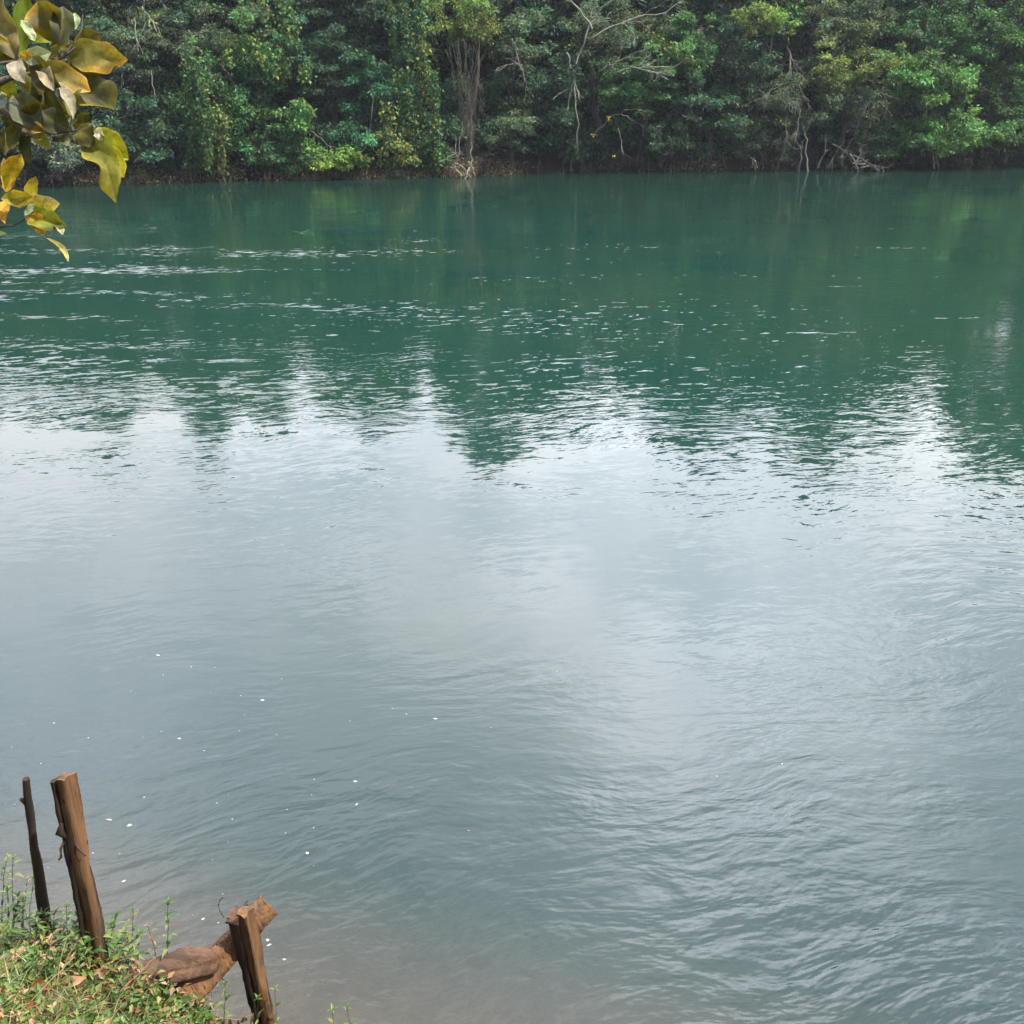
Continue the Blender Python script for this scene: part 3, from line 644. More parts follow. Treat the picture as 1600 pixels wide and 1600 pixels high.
# short stout post in front of the rail
yb = 3.10
bp = at_y(425, 1625, yb); tp = at_y(376, 1428, yb)
r_ = empty('fence_post', bp, 'short stout post with a cracked dark top, in front of the slanting rail', 'fence post')
mb = MB(); box_post(mb, bp + (.020, 0, -.25), tp + (.017, 0, .012), .039, .058, R(-14), ragged=.003, taper=.92, rough=.003, seg=24); mb.build('front_board', M_PLANK, r_)
mb = MB(); box_post(mb, bp + (-.018, .002, -.25), tp + (-.020, .002, -.006), .034, .058, R(-14), ragged=.012, taper=.95, rough=.005, seg=24); mb.build('shaded_split_side', M_DARK_SHADED, r_)  # left side painted dark, for the face turned from the sun
mb = MB(); box_post(mb, tp + (-.022, -.002, -.022), tp + (-.022, -.002, .006), .048, .068, R(-14), ragged=.008, seg=4, rough=.002); mb.build('top_lump', M_LOG, r_)
# slanting rail behind it
a = at_y(284, 1562, 2.93); e = at_y(420, 1414, 3.28)
mb = MB(); box_post(mb, a, e, .050, .110, R(75), ragged=.002, taper=.92, rough=.003, seg=20)
o = mb.build('fence_rail', M_PLANK, None, origin=a); tag(o, 'thick reddish brown plank slanting up from the bank behind the short post', 'fence rail')
# rounded log on the lip of the bank
def log():
    a = at_y(140, 1562, 2.80); e = at_y(332, 1500, 3.06); n = 60; m = 40; t = np.linspace(0, 1, n)
    p = a + (e - a) * t[:, None]; p[:, 2] += .03 * np.sin(t * 2.8)
    r0 = np.interp(t, [0, .25, .5, .75, .93, 1], [.020, .038, .050, .058, .057, .050])
    ax = (e - a) / np.linalg.norm(e - a); s1 = np.cross(ax, [0, 0, 1.]); s1 /= np.linalg.norm(s1); s2 = np.cross(s1, ax)
    th = np.linspace(0, 2 * np.pi, m, endpoint=False); vs = []
    for i in range(n):
        k = (np.abs(np.cos(th - .5)) ** 5 + np.abs(np.sin(th - .5)) ** 5) ** (-1 / 5) * .88 + .06 * np.sin(2 * th + 1 + t[i] * 3.5) + .05 * np.sin(5 * th + t[i] * 4) + .60 * fbm(th * 3.0, np.full(m, t[i] * 5), 4) * np.sin(th / 2) ** .5 + .22 * fbm(th * 8, np.full(m, t[i] * 5), 3)
        k = k - .22 * np.exp(-((th - 4.4) / .35) ** 2) * (t[i] > .2) - .28 * np.exp(-((t[i] - .93) / .04) ** 2) * (np.cos(th - 3.6) > 0)
        vs.append(p[i] + (np.cos(th) * r0[i] * k * 1.15)[:, None] * s1 + (np.sin(th) * r0[i] * k * .82)[:, None] * s2)
    mb = MB(); i = np.arange(n - 1)[:, None] * m; j = np.arange(m)[None]; kk = (j + 1) % m
    V = np.concatenate(vs); mb.add(V, np.stack([i + j, i + kk, i + m + kk, i + m + j], -1).reshape(-1, 4))
    o = mb.build('fallen_log', M_LOG, None, smooth=True, origin=p[n // 2])
    ce = MB(); cv = np.vstack([vs[-1], vs[-1].mean(0) - ax * .02]); ce.add(cv, [(q, (q + 1) % m, m) for q in range(m)]); 
    ce.build('broken_end', M_DARK_SHADED, o)
    tag(o, 'rounded reddish brown log lying on the lip of the bank', 'log')
log()
# thin wire loop by the rail
mb = MB(); y = 3.2
mb.tube([at_y(*q, y) for q in ((350, 1434), (343, 1422), (341, 1414), (344, 1406), (349, 1402))], .0018, 5)
o = mb.build('wire', M_IRON, None, origin=at_y(350, 1434, y)); tag(o, 'thin curved wire sticking up beside the cracked short post', 'wire')
mb = MB(); mb.tube([at_y(*q, y) for q in ((376, 1424), (381, 1416), (387, 1407))], .0018, 5)
o = mb.build('wire', M_IRON, None, origin=at_y(376, 1424, y)); tag(o, 'short straight wire end on top of the cracked post', 'wire')

# ------------------------------------------------------------------ near leaves
def curved_leaf(mb, base, tip, nrm, W, colr, droop=.15, curl=.15, fold=.2, nu=9, edge=None, wavy=0, twist=0, round_=1.0, amt=.0, fine=False, notch=None):
    base = np.asarray(base, float); tip = np.asarray(tip, float); d = tip - base; L = np.linalg.norm(d); d = d / L
    side = np.cross(d, nrm); side /= np.linalg.norm(side) + 1e-9; up = np.cross(side, d)
    nv = 13 if fine else 5
    vv = np.linspace(-1, 1, nv) if fine else np.array([-1, -.55, 0, .55, 1.0]); us = np.linspace(0, 1, nu); vs = []; cs = []
    colr = np.array(colr); ph = rng.uniform(0, 6); asym = rng.uniform(-.12, .12); pat = rng.uniform(0, 50)
    for u in us:
        if fine: wd = W * .5 * (math.sin(math.pi * min(1, u ** round_)) ** .62) * np.interp(u, [0, .12, .85, 1], [.55, .9, 1, .4]) + .0010
        else: wd = W * .5 * (math.sin(math.pi * min(1, u ** (.72 * round_))) ** .75) * (1 - .12 * u) + (.0012 if u in (0, 1) else 0)
        c = base + d * L * u + up * (math.sin(u * math.pi) * droop * L) + side * math.sin(u * 3.1) * asym * L
        a = twist * (u - .3); sd_ = side * math.cos(a) + up * math.sin(a); ud = up * math.cos(a) - side * math.sin(a)
        for v_ in vv:
            w_ = wd * (1 + .05 * math.sin(u * 17 + ph)) if fine else wd
            if notch and v_ > 0: w_ = w_ * (1 - notch[1] * math.exp(-((u - notch[0]) / notch[2]) ** 2))
            z = fold * abs(v_) * wd - curl * (u ** 2) * L * .3 + wavy * wd * math.sin(u * 9 + ph + 2 * v_) * abs(v_)
            vs.append(c + sd_ * v_ * w_ + ud * z)
            k = 0.0
            if edge is not None:
                nz = 1.3 * float(fbm(u * 3.2 + pat, v_ * 1.6 + pat, 3)) if fine else rng.normal(0, .12)
                k = np.clip((abs(v_) - .45) * .9 * amt + (u - .5) * 1.3 * amt + nz, 0, 1) * (1 if v_ * math.sin(ph) > -.2 else .3)
            c_ = colr * (1 - k) + np.array(edge) * k if edge is not None else colr
            if fine:
                vein = ((u - .22 * abs(v_)) * 9) % 1.0
                c_ = c_ * (1 - .13 * (vein < .22)) * (1 + .9 * float(fbm(u * 9 + pat, v_ * 5 + pat, 2)))
                if abs(v_) < .05: c_ = c_ * .8 + np.array([.10, .09, .03]) * .35
                if abs(v_) > .93: c_ = c_ * 1.35  # rim brightened, a backlit edge painted into the leaf colour
            else: c_ = c_ * (.86 if v_ == 0 else 1) * rng.uniform(.93, 1.07)
            cs.append(np.clip(c_, .004, .9))
    i = np.arange(nu - 1)[:, None] * nv; j = np.arange(nv - 1)[None]
    mb.add(vs, np.stack([i + j, i + j + 1, i + nv + j + 1, i + nv + j], -1).reshape(-1, 4), np.array(cs))

# weeds: a stem with pairs of narrow leaves
GR = [(.050, .112, .018), (.036, .085, .016), (.082, .145, .024), (.125, .15, .035)]
def weed(px, py, tx, ty, label, leafpx=22, pairs=7, cols=None, name='weed', bare=.25, r=.0019, branches=0, base=None):
    b0 = hit(px, py) if base is None else np.array(base)
    if b0[1] > 3.0 and base is None: b0 = at_y(px, py, 2.95)          # the ray cleared the lip: root it on the lip
    t0 = (b0 - CAM)[1] / ray(px, py)[1]; b0[2] = min(b0[2], float(zg(b0[0], b0[1])))
    e = at_t(tx, ty, t0); sc = t0 / 1570
    root = empty(name, b0, label, 'weed', 'weeds on the near bank'); st = MB(); lf = MB()
    def stalk(a, e, pairs, L0):
        n = 10; t = np.linspace(0, 1, n)[:, None]; p = a + (e - a) * t; L = np.linalg.norm(e - a)
        p = p + np.sin(t * 3.1) * np.array([rng.normal(0, .03), rng.normal(0, .03), 0]) * L + rng.normal(0, .004 * L, p.shape)
        p[0] = a; st.tube(p, np.linspace(r, r * .5, n), 5, c=(.045, .050, .020), cap=False)
        phi = rng.uniform(0, 6)
        for i in range(pairs + 1):
            u = bare + (1 - bare) * i / pairs; q = np.array([np.interp(u, t[:, 0], p[:, k]) for k in range(3)])
            m = 2 if i < pairs else 4
            for s in range(m):
                a_ = phi + i * 1.57 + s * (2 * math.pi / m) + rng.normal(0, .2)
                ll = L0 * sc * rng.uniform(.7, 1.15) * (1.0 if i < pairs else .75)
                dv = np.array([math.cos(a_), math.sin(a_), rng.uniform(.1, .7) if i < pairs else rng.uniform(.5, 1.3)]); dv /= np.linalg.norm(dv)
                cc = np.array((cols or GR)[rng.integers(len(cols or GR))]) * rng.uniform(.8, 1.25)
                curved_leaf(lf, q, q + dv * ll - (0, 0, ll * .2), np.array([0, 0, 1.]) + rng.normal(0, .15, 3), ll * rng.uniform(.22, .32), cc, droop=.18, curl=.3, nu=6)
        return p
    p = stalk(b0, e, pairs, leafpx)
    for k in range(branches):
        q = p[rng.integers(3, 7)]; stalk(q, q + np.array([rng.normal(0, .05), rng.normal(0, .04), rng.uniform(.06, .12)]), max(3, pairs // 2), leafpx * .85)
    st.build('stalk', M_WEED, root); lf.build('leaf_cluster', M_WEED, root, smooth=True)
    return root
DRY = [(.30, .19, .09), (.22, .12, .06), (.09, .11, .04)]
weed(6, 1500, 10, 1348, 'tall weed at the left edge with bright narrow leaves', 18, 9)
weed(24, 1490, 20, 1342, 'tallest thin weed near the left edge, leafy at its top', 20, 8)
weed(50, 1490, 52, 1375, 'single upright weed climbing in front of the slim dark stake', 20, 5)
weed(66, 1495, 72, 1420, 'leafy weed wrapped round the foot of the slim dark stake', 20, 7, branches=2)
weed(38, 1480, 43, 1372, 'bare thin stalk leaning right between the left weeds', 8, 2, cols=DRY, bare=.8)
weed(108, 1500, 104, 1418, 'weed with a forked tip between the two tall posts', 22, 6)
weed(88, 1500, 95, 1442, 'short weed between stake and plank post', 20, 5, cols=DRY + GR)
weed(122, 1515, 118, 1445, 'weed in front of the tall plank post', 22, 6, branches=1)
weed(158, 1522, 180, 1437, 'broad-leaved weed leaning right off the tall post', 30, 7, branches=3)
weed(172, 1530, 196, 1462, 'low leafy weed right of the tall post', 26, 5, branches=1)
weed(215, 1520, 209, 1425, 'thin weed with a pale seed tip behind the log', 15, 9)
weed(240, 1530, 232, 1448, 'half-dried weed with dark shrivelled leaves before the log', 16, 8, cols=DRY)
weed(246, 1510, 262, 1412, 'tall weed rising over the log with a leafy crown', 24, 6, bare=.35)
weed(222, 1540, 216, 1478, 'small weed in front of the left end of the log', 20, 5)
weed(286, 1560, 280, 1530, 'small bright weed at the right end of the log', 24, 4, branches=1)
weed(340, 1600, 352, 1538, 'thin weed standing between the rail and the short post', 18, 4, bare=.5)
weed(325, 1598, 330, 1545, 'drooping dry weed below the rail', 16, 5, cols=DRY)
weed(418, 1600, 430, 1548, 'wispy weed curling round the short post', 16, 6, branches=2, base=at_y(415, 1605, 3.0))
weed(395, 1605, 402, 1560, 'small leafy weed at the foot of the short post', 17, 5, branches=1, base=at_y(395, 1610, 2.98))
weed(524, 1625, 518, 1580, 'small fresh sprig at the bottom edge, nearest the water', 17, 5, base=at_y(528, 1640, 3.1))
weed(530, 1625, 542, 1577, 'fresh sprig at the bottom edge, right of its twin', 17, 4, base=at_y(531, 1640, 3.12))

weed(14, 1510, 12, 1395, 'mid-height weed at the very left edge, in front of the tall ones', 22, 7, branches=1)
weed(34, 1505, 36, 1408, 'leafy weed halfway between the left edge and the slim stake', 22, 7, branches=1)
weed(60, 1515, 57, 1432, 'short bushy weed just left of the foot of the slim stake', 22, 6, branches=2)
weed(82, 1515, 84, 1430, 'leafy weed just right of the foot of the slim stake', 22, 6, branches=1)
weed(138, 1530, 142, 1470, 'low bushy weed hiding the foot of the tall post', 24, 5, branches=2)
weed(196, 1535, 204, 1488, 'low green weed between the tall post and the log', 22, 5, branches=1)
weed(262, 1565, 258, 1522, 'bushy weed in front of the middle of the log', 22, 5, branches=2)
weed(305, 1590, 308, 1556, 'low leafy weed below the right end of the log', 20, 4, branches=1)
# dry creeping stem with shrivelled leaves
mb = MB(); q0 = hit(300, 1585); pts = [at_y(x, y, 2.95 + i * .03) for i, (x, y) in enumerate(((290, 1580), (320, 1586), (345, 1590), (370, 1594), (395, 1585), (408, 1568)))]
root = empty('creeping_stem', pts[0], 'dark creeping stem with shrivelled leaves stretched between bank and short post', 'creeper')
mb.tube(pts, .0022, 5, c=(.25, .14, .08)); mb.build('stalk', M_WEED, root); lf = MB()
for i in range(14):
    k = rng.uniform(0, 4.99); i0 = int(k); q = pts[i0] + (pts[i0 + 1] - pts[i0]) * (k - i0)
    curved_leaf(lf, q, q + np.array([rng.normal(0, .01), rng.normal(0, .01), -.035]), np.array([.3, -1, .2]), .014, (.09, .045, .03), nu=5, fold=.5)
lf.build('dry_leaf', M_WEED, root)

# ground cover: small leaves, dry leaves and grass blades over the near bank
def near_cover():
    mb = MB(); n = 42000
    x = rng.uniform(-3.6, -.55, n); y = rng.uniform(1.6, 3.10, n); z = zg(x, y)
    k = (z > .05); x, y, z = x[k], y[k], z[k]
    pat = fbm(x * 3.1, y * 3.1, 3); k = rng.random(len(x)) < np.clip(.80 + pat * 2.6, .16, 1); x, y, z, pat = x[k], y[k], z[k], pat[k]; n = len(x)
    h = rng.random(n) ** 1.5 * np.clip(.12 + pat * .3, .03, .20)
    p = np.stack([x, y, z + h], 1); d = unit(n); d[:, 2] = d[:, 2] * .4 + .25
    g2 = fbm(x * 1.3 + 9, y * 1.3, 3); dry = rng.random(n) < np.clip(.20 + g2 * 2.2, .03, .8)
    c = np.array(GR)[rng.integers(0, 4, n)] * rng.normal(1, .22, (n, 1)).clip(.5, 1.6)
    c[dry] = np.array([(.30, .18, .09), (.38, .27, .14), (.20, .10, .055), (.22, .20, .06)])[rng.integers(0, 4, dry.sum())] * rng.uniform(.6, 1.2, (dry.sum(), 1))
    L = rng.uniform(.016, .046, n); mb.leaves(p, d, np.array([0, -.15, .8]) + unit(n) * .7, L, L * rng.uniform(.22, .6, n), c, .25)
    for k in range(330):
        cx, cy = rng.uniform(-3.2, -.95), rng.uniform(2.1, 2.98); z0 = float(zg(cx, cy))
        if z0 < .08: continue
        H = rng.uniform(.06, .19) * (1.25 if cx < -1.6 else .8); b0 = np.array([cx, cy, z0]); e0 = b0 + np.array([rng.normal(0, .25), rng.normal(0, .2), 1]) * H
        pth = limb_path(b0, e0, 6, .04); mb.tube(pth, .0011, 4, c=(.10, .11, .04), cap=False)
        q = int(rng.integers(8, 18)); u = rng.uniform(.2, 1, q); bs = b0 + (e0 - b0) * u[:, None]; dd = unit(q); dd[:, 2] = np.abs(dd[:, 2]) * .6 + .1
        Lf = rng.uniform(.02, .05, q); mb.leaves(bs, dd, np.array([0, 0, 1.]) + unit(q) * .3, Lf, Lf * rng.uniform(.22, .45), np.tile(np.array(GR[rng.integers(4)] if rng.random() < .75 else DRY[rng.integers(3)]) * rng.uniform(.8, 1.3), (q, 1)) * rng.normal(1, .12, (q, 1)).clip(.6, 1.5), .25)
    tag(mb.build('ground_cover', M_WEED), 'small green and dried leaves matted over the near bank', None, None, 'stuff')
    gb = MB(); m = 1700
    for i in range(m):
        cx, cy = (rng.normal(-2.0, .35), rng.normal(2.55, .22)) if i % 2 else (rng.uniform(-3.4, -.9), rng.uniform(1.8, 3.0))
        zz_ = float(zg(cx, cy)); a_ = rng.uniform(0, 6.28); Lg = rng.uniform(.06, .24)
        b0 = np.array([cx, cy, zz_]); dv = np.array([math.cos(a_) * .5, math.sin(a_) * .5, 1]); t = np.linspace(0, 1, 5)[:, None]
        sd_ = np.array([-math.sin(a_), math.cos(a_), 0]) * .0022
        pp = b0 + dv * Lg * t - np.array([0, 0, 1]) * Lg * .55 * t ** 2.4 + np.array([math.cos(a_), math.sin(a_), 0]) * Lg * .3 * t ** 2
        v = np.concatenate([pp - sd_ * (1.05 - t), pp + sd_ * (1.05 - t)]); f = [(k_, k_ + 1, k_ + 6, k_ + 5) for k_ in range(4)]
        gb.add(v, f, np.array([(.09, .16, .03), (.16, .18, .05), (.32, .25, .12)][rng.integers(3)]) * rng.uniform(.7, 1.2))
    tag(gb.build('grass', M_WEED), 'thin grass blades among the ground cover on the near bank', None, None, 'stuff')
    tb = MB()
    for i in range(60):
        cx, cy = rng.uniform(-3.2, -1.0), rng.uniform(2.0, 2.98); b0 = np.array([cx, cy, float(zg(cx, cy)) + rng.uniform(.01, .06)]); a_ = rng.uniform(0, 6.28)
        pp = b0 + np.cumsum(np.vstack([np.zeros(3), np.tile([math.cos(a_) * .04, math.sin(a_) * .04, 0], (6, 1)) + rng.normal(0, .012, (6, 3))]), 0)
        tb.tube(pp, rng.uniform(.0015, .003), 4, c=np.array([.30, .20, .12]) * rng.uniform(.4, 1.2), cap=False)
    tag(tb.build('dead_twigs', M_WEED), 'dead twigs and stems lying in the ground cover', None, None, 'stuff')
near_cover()
DL = [(300 * .1 + 5, 1445, 'big rust-brown dry leaf at the left edge above the ground cover'), (18, 1462, 'rust-brown dry leaf under the big one at the left edge'),
      (70, 1560, 'curled dark brown dry leaf low at the left'), (45, 1590, 'brown dry leaf at the bottom left corner'), (205, 1552, 'pinkish tan dry leaf in front of the log'),
      (120, 1548, 'pale tan dry leaf below the tall post'), (170, 1520, 'orange-tan dry leaf at the foot of the tall post')]
for i, (px, py, lab) in enumerate(DL):
    b0 = hit(px, py) + (0, 0, .085 if i < 2 else .05); mb = MB(); a_ = rng.uniform(-.5, .5); L = .13 if i < 2 else .09
    curved_leaf(mb, b0 - np.array([math.cos(a_), math.sin(a_), .1]) * L / 2, b0 + np.array([math.cos(a_), math.sin(a_), .1]) * L / 2, np.array([.1, -.5, .8]), L * .5, (.22, .075, .03) if i < 4 else (.42, .24, .13), droop=.15, curl=-.4, fold=.5, wavy=.4, edge=(.10, .04, .02), amt=.5)
    tag(mb.build('dry_leaf', M_WEED, None, smooth=True, origin=b0), lab, 'dry leaf', 'dry leaves on the near bank')

# ------------------------------------------------------------------ foam flecks on the water
FL = [(246,1024),(299,1042),(255,1055),(205,1080),(329,1082),(410,1094),(376,1087),(382,1117),(252,1143),(280,1154),(84,1130),(138,1153),(223,1152),(374,1142),(432,1148),(319,1173),(613,1107),(680,1123),(635,1116),(547,1127),(767,1137),(64,1193),(18,1168),(440,1061),(335,1043),(555,1221),(491,1218),(487,1242),(357,1243),(339,1255),(225,1246),(363,1280),(448,1265),(557,1257),(490,1294),(356,1316),(446,1302),(170,1281),(202,1290),(480,1333),(490,1353),(193,1377),(332,1344),(348,1397),(301,1430),(317,1436),(341,1442),(418,1469),(420,1477),(444,1499),(75,1356),(23,1257),(732,1298),(482,1556),(187,1334),(145,1333),(920,1068),(870,1049),(1222,1194),(1120,1213),(1045,1200)]
BIG = {(410,1094):9,(680,1123):9,(280,1154):8,(170,1281):15,(202,1290):11,(480,1333):9,(555,1221):9,(193,1377):9,(420,1477):10,(418,1469):9,(444,1499):8,(317,1436):8,(246,1024):10,(557,1257):7}
protos = []
for k in range(4):
    mb = MB(); m = 9; a = np.linspace(0, 2 * np.pi, m, endpoint=False); rr = rng.uniform(.6, 1.1, m)
    lo = np.stack([np.cos(a) * rr, np.sin(a) * rr * (.6 + .1 * k), np.full(m, 0.0)], 1); hi = lo * .75; hi[:, 2] = .22
    v = np.vstack([lo, hi, [[0, 0, .3]]]); f4 = [(i, (i + 1) % m, m + (i + 1) % m, m + i) for i in range(m)]
    mb.add(v, f4); mb.f3.append(np.array([(m + i, m + (i + 1) % m, 2 * m) for i in range(m)])); 
    protos.append(mb)
meshes = []
for i, (px, py) in enumerate(FL):
    p = at_z(px, py, 0.0); t0 = p[1] / ray(px, py)[1]; s = BIG.get((px, py), random.uniform(2.2, 4.8)) * .42 * t0 / 1570
    if i < 4: o = protos[i].build('foam_fleck', M_FOAM, None, smooth=True); meshes.append(o.data)
    else: o = bpy.data.objects.new('foam_fleck', meshes[i % 4]); col.objects.link(o)
    o.location = (float(p[0]), float(p[1]), .001); o.rotation_euler = (0, 0, random.uniform(-.6, .6)); o.scale = (s, s * (1.0 if (px, py) != (170, 1281) else .5), s * .6)
    tag(o, 'small white fleck floating on the calm water', 'foam fleck', 'white flecks floating on the water')
# sunken branch
mb = MB(); mb.tube([at_z(820, 1462, -.14), at_z(850, 1475, -.16), at_z(880, 1490, -.16), at_z(905, 1515, -.14)], [.012, .016, .014, .008], 7)
tag(mb.build('sunken_branch', M_DARK_SHADED, None, origin=at_z(820, 1462, -.14)), 'dark sunken stick lying in the shallows, dimly seen', 'branch')

# ------------------------------------------------------------------ near tree whose leafy twigs hang into the top left corner
tb = np.array([-2.75, 2.35, 0]); tb[2] = float(zg(tb[0], tb[1])) - .1
root = empty('riverside_tree', tb, 'near tree reaching big olive and yellow leaves into the top left corner', 'tree')
mb = MB(); trunk = np.array([tb, tb + (.05, 0, .9), tb + (-.03, .05, 1.9), tb + (.08, .05, 2.9), tb + (.02, .1, 4.2), tb + (.15, .1, 5.4)])
mb.tube(trunk, [.14, .115, .10, .085, .06, .03], 12, wob=.05); mb.build('trunk', M_BARK, root, smooth=True)
TL = 2.55
def P(px, py, dt=0.0): return at_t(px, py, TL + dt)
def branch(pts, r0, r1):
    rad = np.maximum(r1, r0 * (1 - np.linspace(0, 1, len(pts))) ** 2.2)
    mb = MB(); mb.tube(pts, rad, 7); mb.build('branch', M_BARK, root, smooth=True)
branch([trunk[3], P(-230, 80), P(-80, 130), P(0, 170), P(22, 189), P(50, 204), P(85, 209), P(114, 205), P(122, 203)], .03, .0024)
branch([trunk[2] + (.02, .0, .6), P(-200, 330), P(-60, 352), P(0, 354), P(20, 352), P(34, 346), P(42, 337)], .018, .0024)
branch([trunk[3] + (0, 0, .2), P(-180, 60), P(-60, 125), P(0, 128), P(14, 122), P(40, 118), P(58, 110), P(85, 98), P(100, 88), P(118, 75)], .026, .0032)
branch([P(-60, 125), P(-10, 100), P(24, 96), P(26, 93)], .008, .004)
branch([P(114, 205), P(112, 195), P(121, 188)], .004, .003)
branch([P(100, 88), P(118, 62), P(128, 46), P(129, 22)], .0035, .0015)
O_, D_, Yl, Or, Pl, Gr = (.080, .076, .010), (.040, .045, .014), (.26, .21, .010), (.42, .23, .012), (.32, .36, .20), (.10, .15, .018)  # O_ is an olive darkened for leaves hanging in shade
Pk = (.27, .24, .15)
# base px, tip px, width px, colour, edge colour, edge amount, depth offset, facing (nx)
LV = [
 ((26, 94), (5, -10), 44, (.16, .13, .05), O_, .2, .00, .1),
 ((26, 94), (42, -12), 30, Gr, O_, .3, .05, .3),
 ((52, 66), (96, 26), 46, (.22, .22, .012), O_, .3, .06, -.2),
 ((93, 70), (60, 2), 56, O_, Or, .5, .00, -.3),
 ((93, 70), (98, 8), 34, D_, O_, .4, -.03, .3),
 ((30, 92), (-20, 72), 36, O_, Yl, .9, .03, .1),
 ((55, 64), (32, 32), 15, (.45, .55, .30), Gr, .5, -.04, .8),
 ((104, 86), (196, 92), 50, (.15, .14, .03), Or, 1.2, .02, .1),
 ((118, 74), (158, 54), 34, D_, Or, .3, .05, .3),
 ((108, 92), (180, 166), 62, D_, Yl, .8, .04, .1),
 ((58, 92), (142, 148), 44, (.18, .15, .04), Or, 1.0, -.02, -.2),
 ((44, 94), (98, 136), 42, O_, D_, .5, -.05, -.5),
 ((38, 94), (82, 82), 26, Pl, (.35, .40, .25), .4, -.06, -.1),
 ((38, 92), (42, 78), 12, Or, Or, .1, -.07, .5),
 ((27, 95), (40, 130), 24, Pk, (.36, .33, .28), .3, -.05, .4),
 ((27, 95), (10, 106), 12, Pk, Pk, .1, -.03, .2),
 ((60, 112), (82, 140), 22, (.36, .30, .17), Pk, .3, -.06, .3),
 ((60, 112), (40, 150), 36, O_, D_, .5, .02, .5),
 ((60, 110), (100, 185), 44, D_, O_, .4, .03, -.2),
 ((94, 128), (112, 188), 18, Pk, O_, .6, -.05, .9),
 ((120, 130), (112, 186), 36, (.12, .125, .02), O_, .5, .01, -.1),
 ((100, 125), (120, 160), 26, O_, Yl, .6, .06, .4),
 ((10, 150), (-30, 162), 24, (.20, .26, .18), Gr, .4, -.03, .1),
 ((14, 122), (24, 160), 22, (.25, .25, .012), O_, .4, .04, .2),
 ((70, 205), (22, 150), 46, (.10, .12, .06), O_, .5, .00, .1),
 ((110, 204), (30, 175), 44, O_, Or, .7, .03, -.3),
 ((112, 204), (66, 172), 36, D_, O_, .4, -.03, .3),
 ((30, 190), (12, 246), 28, O_, D_, .5, .02, .1),
 ((42, 198), (46, 258), 24, D_, O_, .4, .03, -.1),
 ((52, 205), (82, 236), 20, (.20, .20, .012), Yl, .8, .02, .2),
 ((95, 208), (104, 228), 26, O_, Pl, .3, .02, .1),
 ((118, 203), (140, 180), 24, O_, D_, .4, .02, .4),
 ((120, 205), (146, 225), 34, O_, D_, .5, -.02, .1),
 ((128, 208), (178, 312), 46, (.15, .16, .02), Yl, .5, .00, .05),
 ((142, 205), (198, 248), 46, (.22, .24, .02), Yl, .6, .04, -.3),
 ((150, 215), (192, 275), 30, (.26, .25, .015), Yl, .8, .02, .3),
 ((147, 206), (166, 216), 16, (.42, .37, .27), Pk, .2, -.04, .3),
 ((120, 190), (140, 176), 12, Gr, O_, .3, .03, .3),
 ((118, 46), (117, 20), 11, (.38, .48, .30), Gr, .3, -.02, .3),
 # lower twig
 ((8, 296), (33, 240), 24, (.36, .26, .012), Or, .5, .00, .3),
 ((10, 300), (3, 246), 20, Or, (.5, .42, .2), .6, .02, .4),
 ((2, 310), (50, 308), 24, (.24, .21, .015), Or, .8, -.03, .1),
 ((50, 318), (56, 276), 17, (.26, .23, .015), Or, .7, .02, .2),
 ((12, 312), (7, 348), 16, Or, (.5, .2, .02), .8, .02, .3),
 ((40, 335), (90, 318), 34, (.36, .27, .03), Pk, .7, .02, -.5),
 ((40, 335), (102, 352), 34, (.16, .19, .015), O_, .6, -.02, .1),
 ((44, 337), (70, 366), 24, (.50, .28, .02), Or, .6, -.04, .2),
 ((80, 345), (98, 366), 12, (.45, .42, .2), Pl, .4, -.03, .6),
 ((38, 336), (54, 318), 8, Pl, Pl, .1, -.05, .5),
 ((74, 372), (106, 404), 7, (.34, .28, .06), Pl, .6, .0, .6),
]
for k in range(34):
    x_, y_ = rng.uniform(-10, 105), rng.uniform(60, 195); a_ = rng.uniform(0, 6.28); l_ = rng.uniform(24, 46)
    LV.append(((x_, y_), (x_ + l_ * math.cos(a_), y_ + l_ * math.sin(a_)), l_ * rng.uniform(.35, .6), (O_, D_, D_, Gr, (.10, .085, .03))[rng.integers(5)], (O_, Yl, Or)[rng.integers(3)], rng.uniform(.2, .8), rng.uniform(.05, .16), rng.uniform(-.6, .8)))
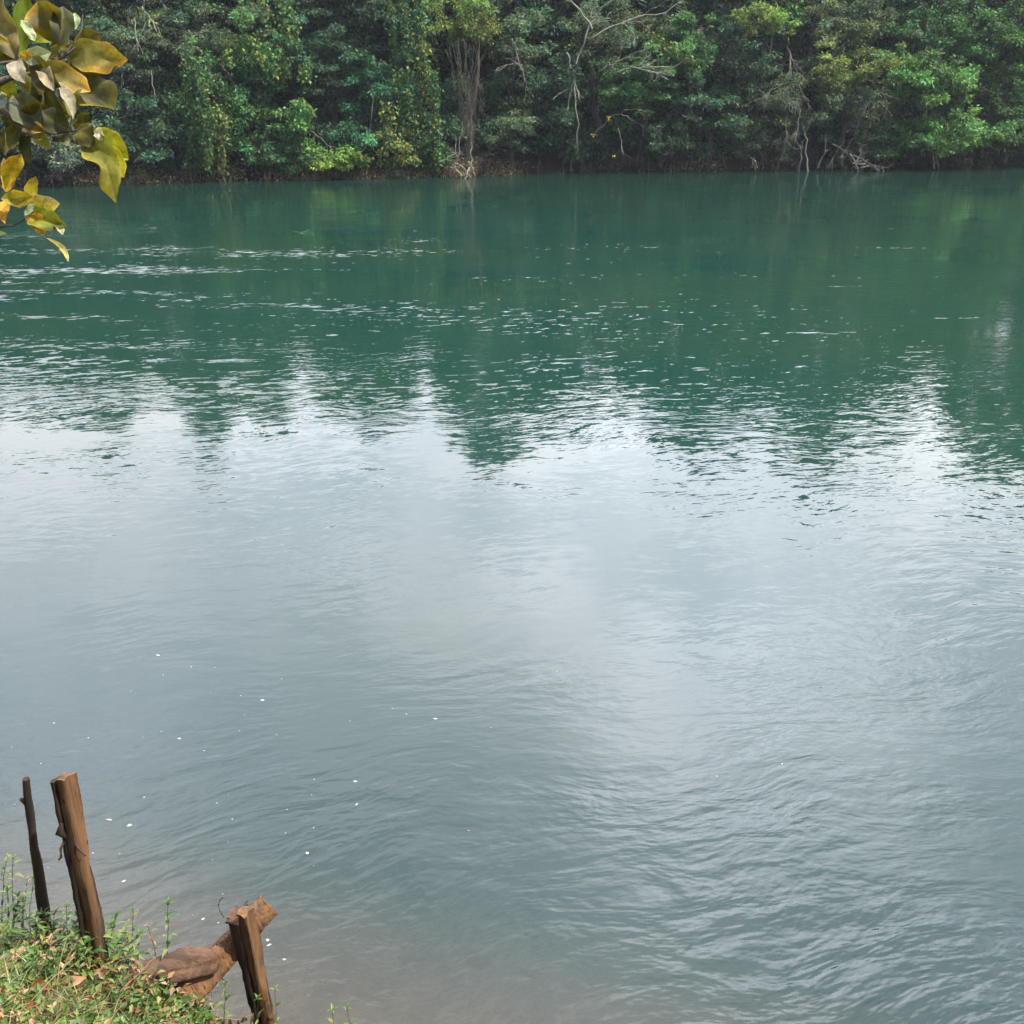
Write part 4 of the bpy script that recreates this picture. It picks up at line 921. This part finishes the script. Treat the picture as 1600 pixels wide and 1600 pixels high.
for (b, t_, wpx, cc, ec, am, dt, nx) in LV:
    lf = MB(); s = (TL + dt) / 1570
    curved_leaf(lf, P(*b, dt), P(*t_, dt - .02 + rng.normal(0, .02)), np.array([nx, -1.0, .35 + rng.normal(0, .15)]), wpx * s * 1.05, cc, droop=rng.uniform(-.10, .14), curl=rng.uniform(-.3, .35), fold=rng.uniform(.15, .7), nu=30, edge=ec, amt=am * 1.1, wavy=rng.uniform(.1, .38), round_=rng.uniform(.85, 1.35), twist=rng.uniform(-.8, .8), fine=True, notch=(.66, .75, .10) if t_ == (178, 312) else ((.8, .6, .05) if t_ in ((198, 248), (192, 275), (196, 92)) else None))
    lf.build('leaf', M_BIGLEAF, root, smooth=True)
branch([P(66, 368), P(74, 374), P(90, 392)], .0012, .0008)
for k in range(46):
    x_, y_ = ((rng.uniform(-330, -45), rng.uniform(10, 200)) if k % 3 else (rng.uniform(-260, -40), rng.uniform(300, 380))); a_ = rng.uniform(0, 6.28); l_ = rng.uniform(40, 75); lf = MB()
    curved_leaf(lf, P(x_, y_, rng.uniform(-.12, .12)), P(x_ + l_ * math.cos(a_), y_ + l_ * math.sin(a_), rng.uniform(-.1, .1)), np.array([rng.uniform(-.6, .6), -1, .5]), l_ * .5 * TL / 1570, (O_, D_, Gr, Yl)[rng.integers(4)], nu=12, edge=Yl, amt=.5, wavy=.2, fold=.3)
    lf.build('leaf', M_BIGLEAF, root, smooth=True)
# the rest of its crown stands out of the picture, above and to the left
mb = MB()
for k in range(26):
    q = trunk[4] + np.array([rng.uniform(-1.6, .5), rng.uniform(-1.2, .9), rng.uniform(-.3, 1.7)])
    if q[2] < 4.9 and q[0] > -2.5: q[2] += 1.0
    mb2 = MB(); mb2.tube(limb_path(trunk[3 + k % 3], q, 6, .05), np.linspace(.02, .004, 6), 5); mb2.build('branch', M_BARK, root)
    for j in range(9):
        d = unit(1)[0]; d[2] -= .2; curved_leaf(mb, q + d * .03, q + d * rng.uniform(.12, .17), np.array([rng.normal(0, .4), rng.normal(0, .4), 1]), .07, (O_, D_, Yl, Gr)[rng.integers(4)], nu=6, edge=Yl, amt=.4)
mb.build('outer_foliage', M_BIGLEAF, root, smooth=True)
root.children[-1]['kind'] = 'stuff'
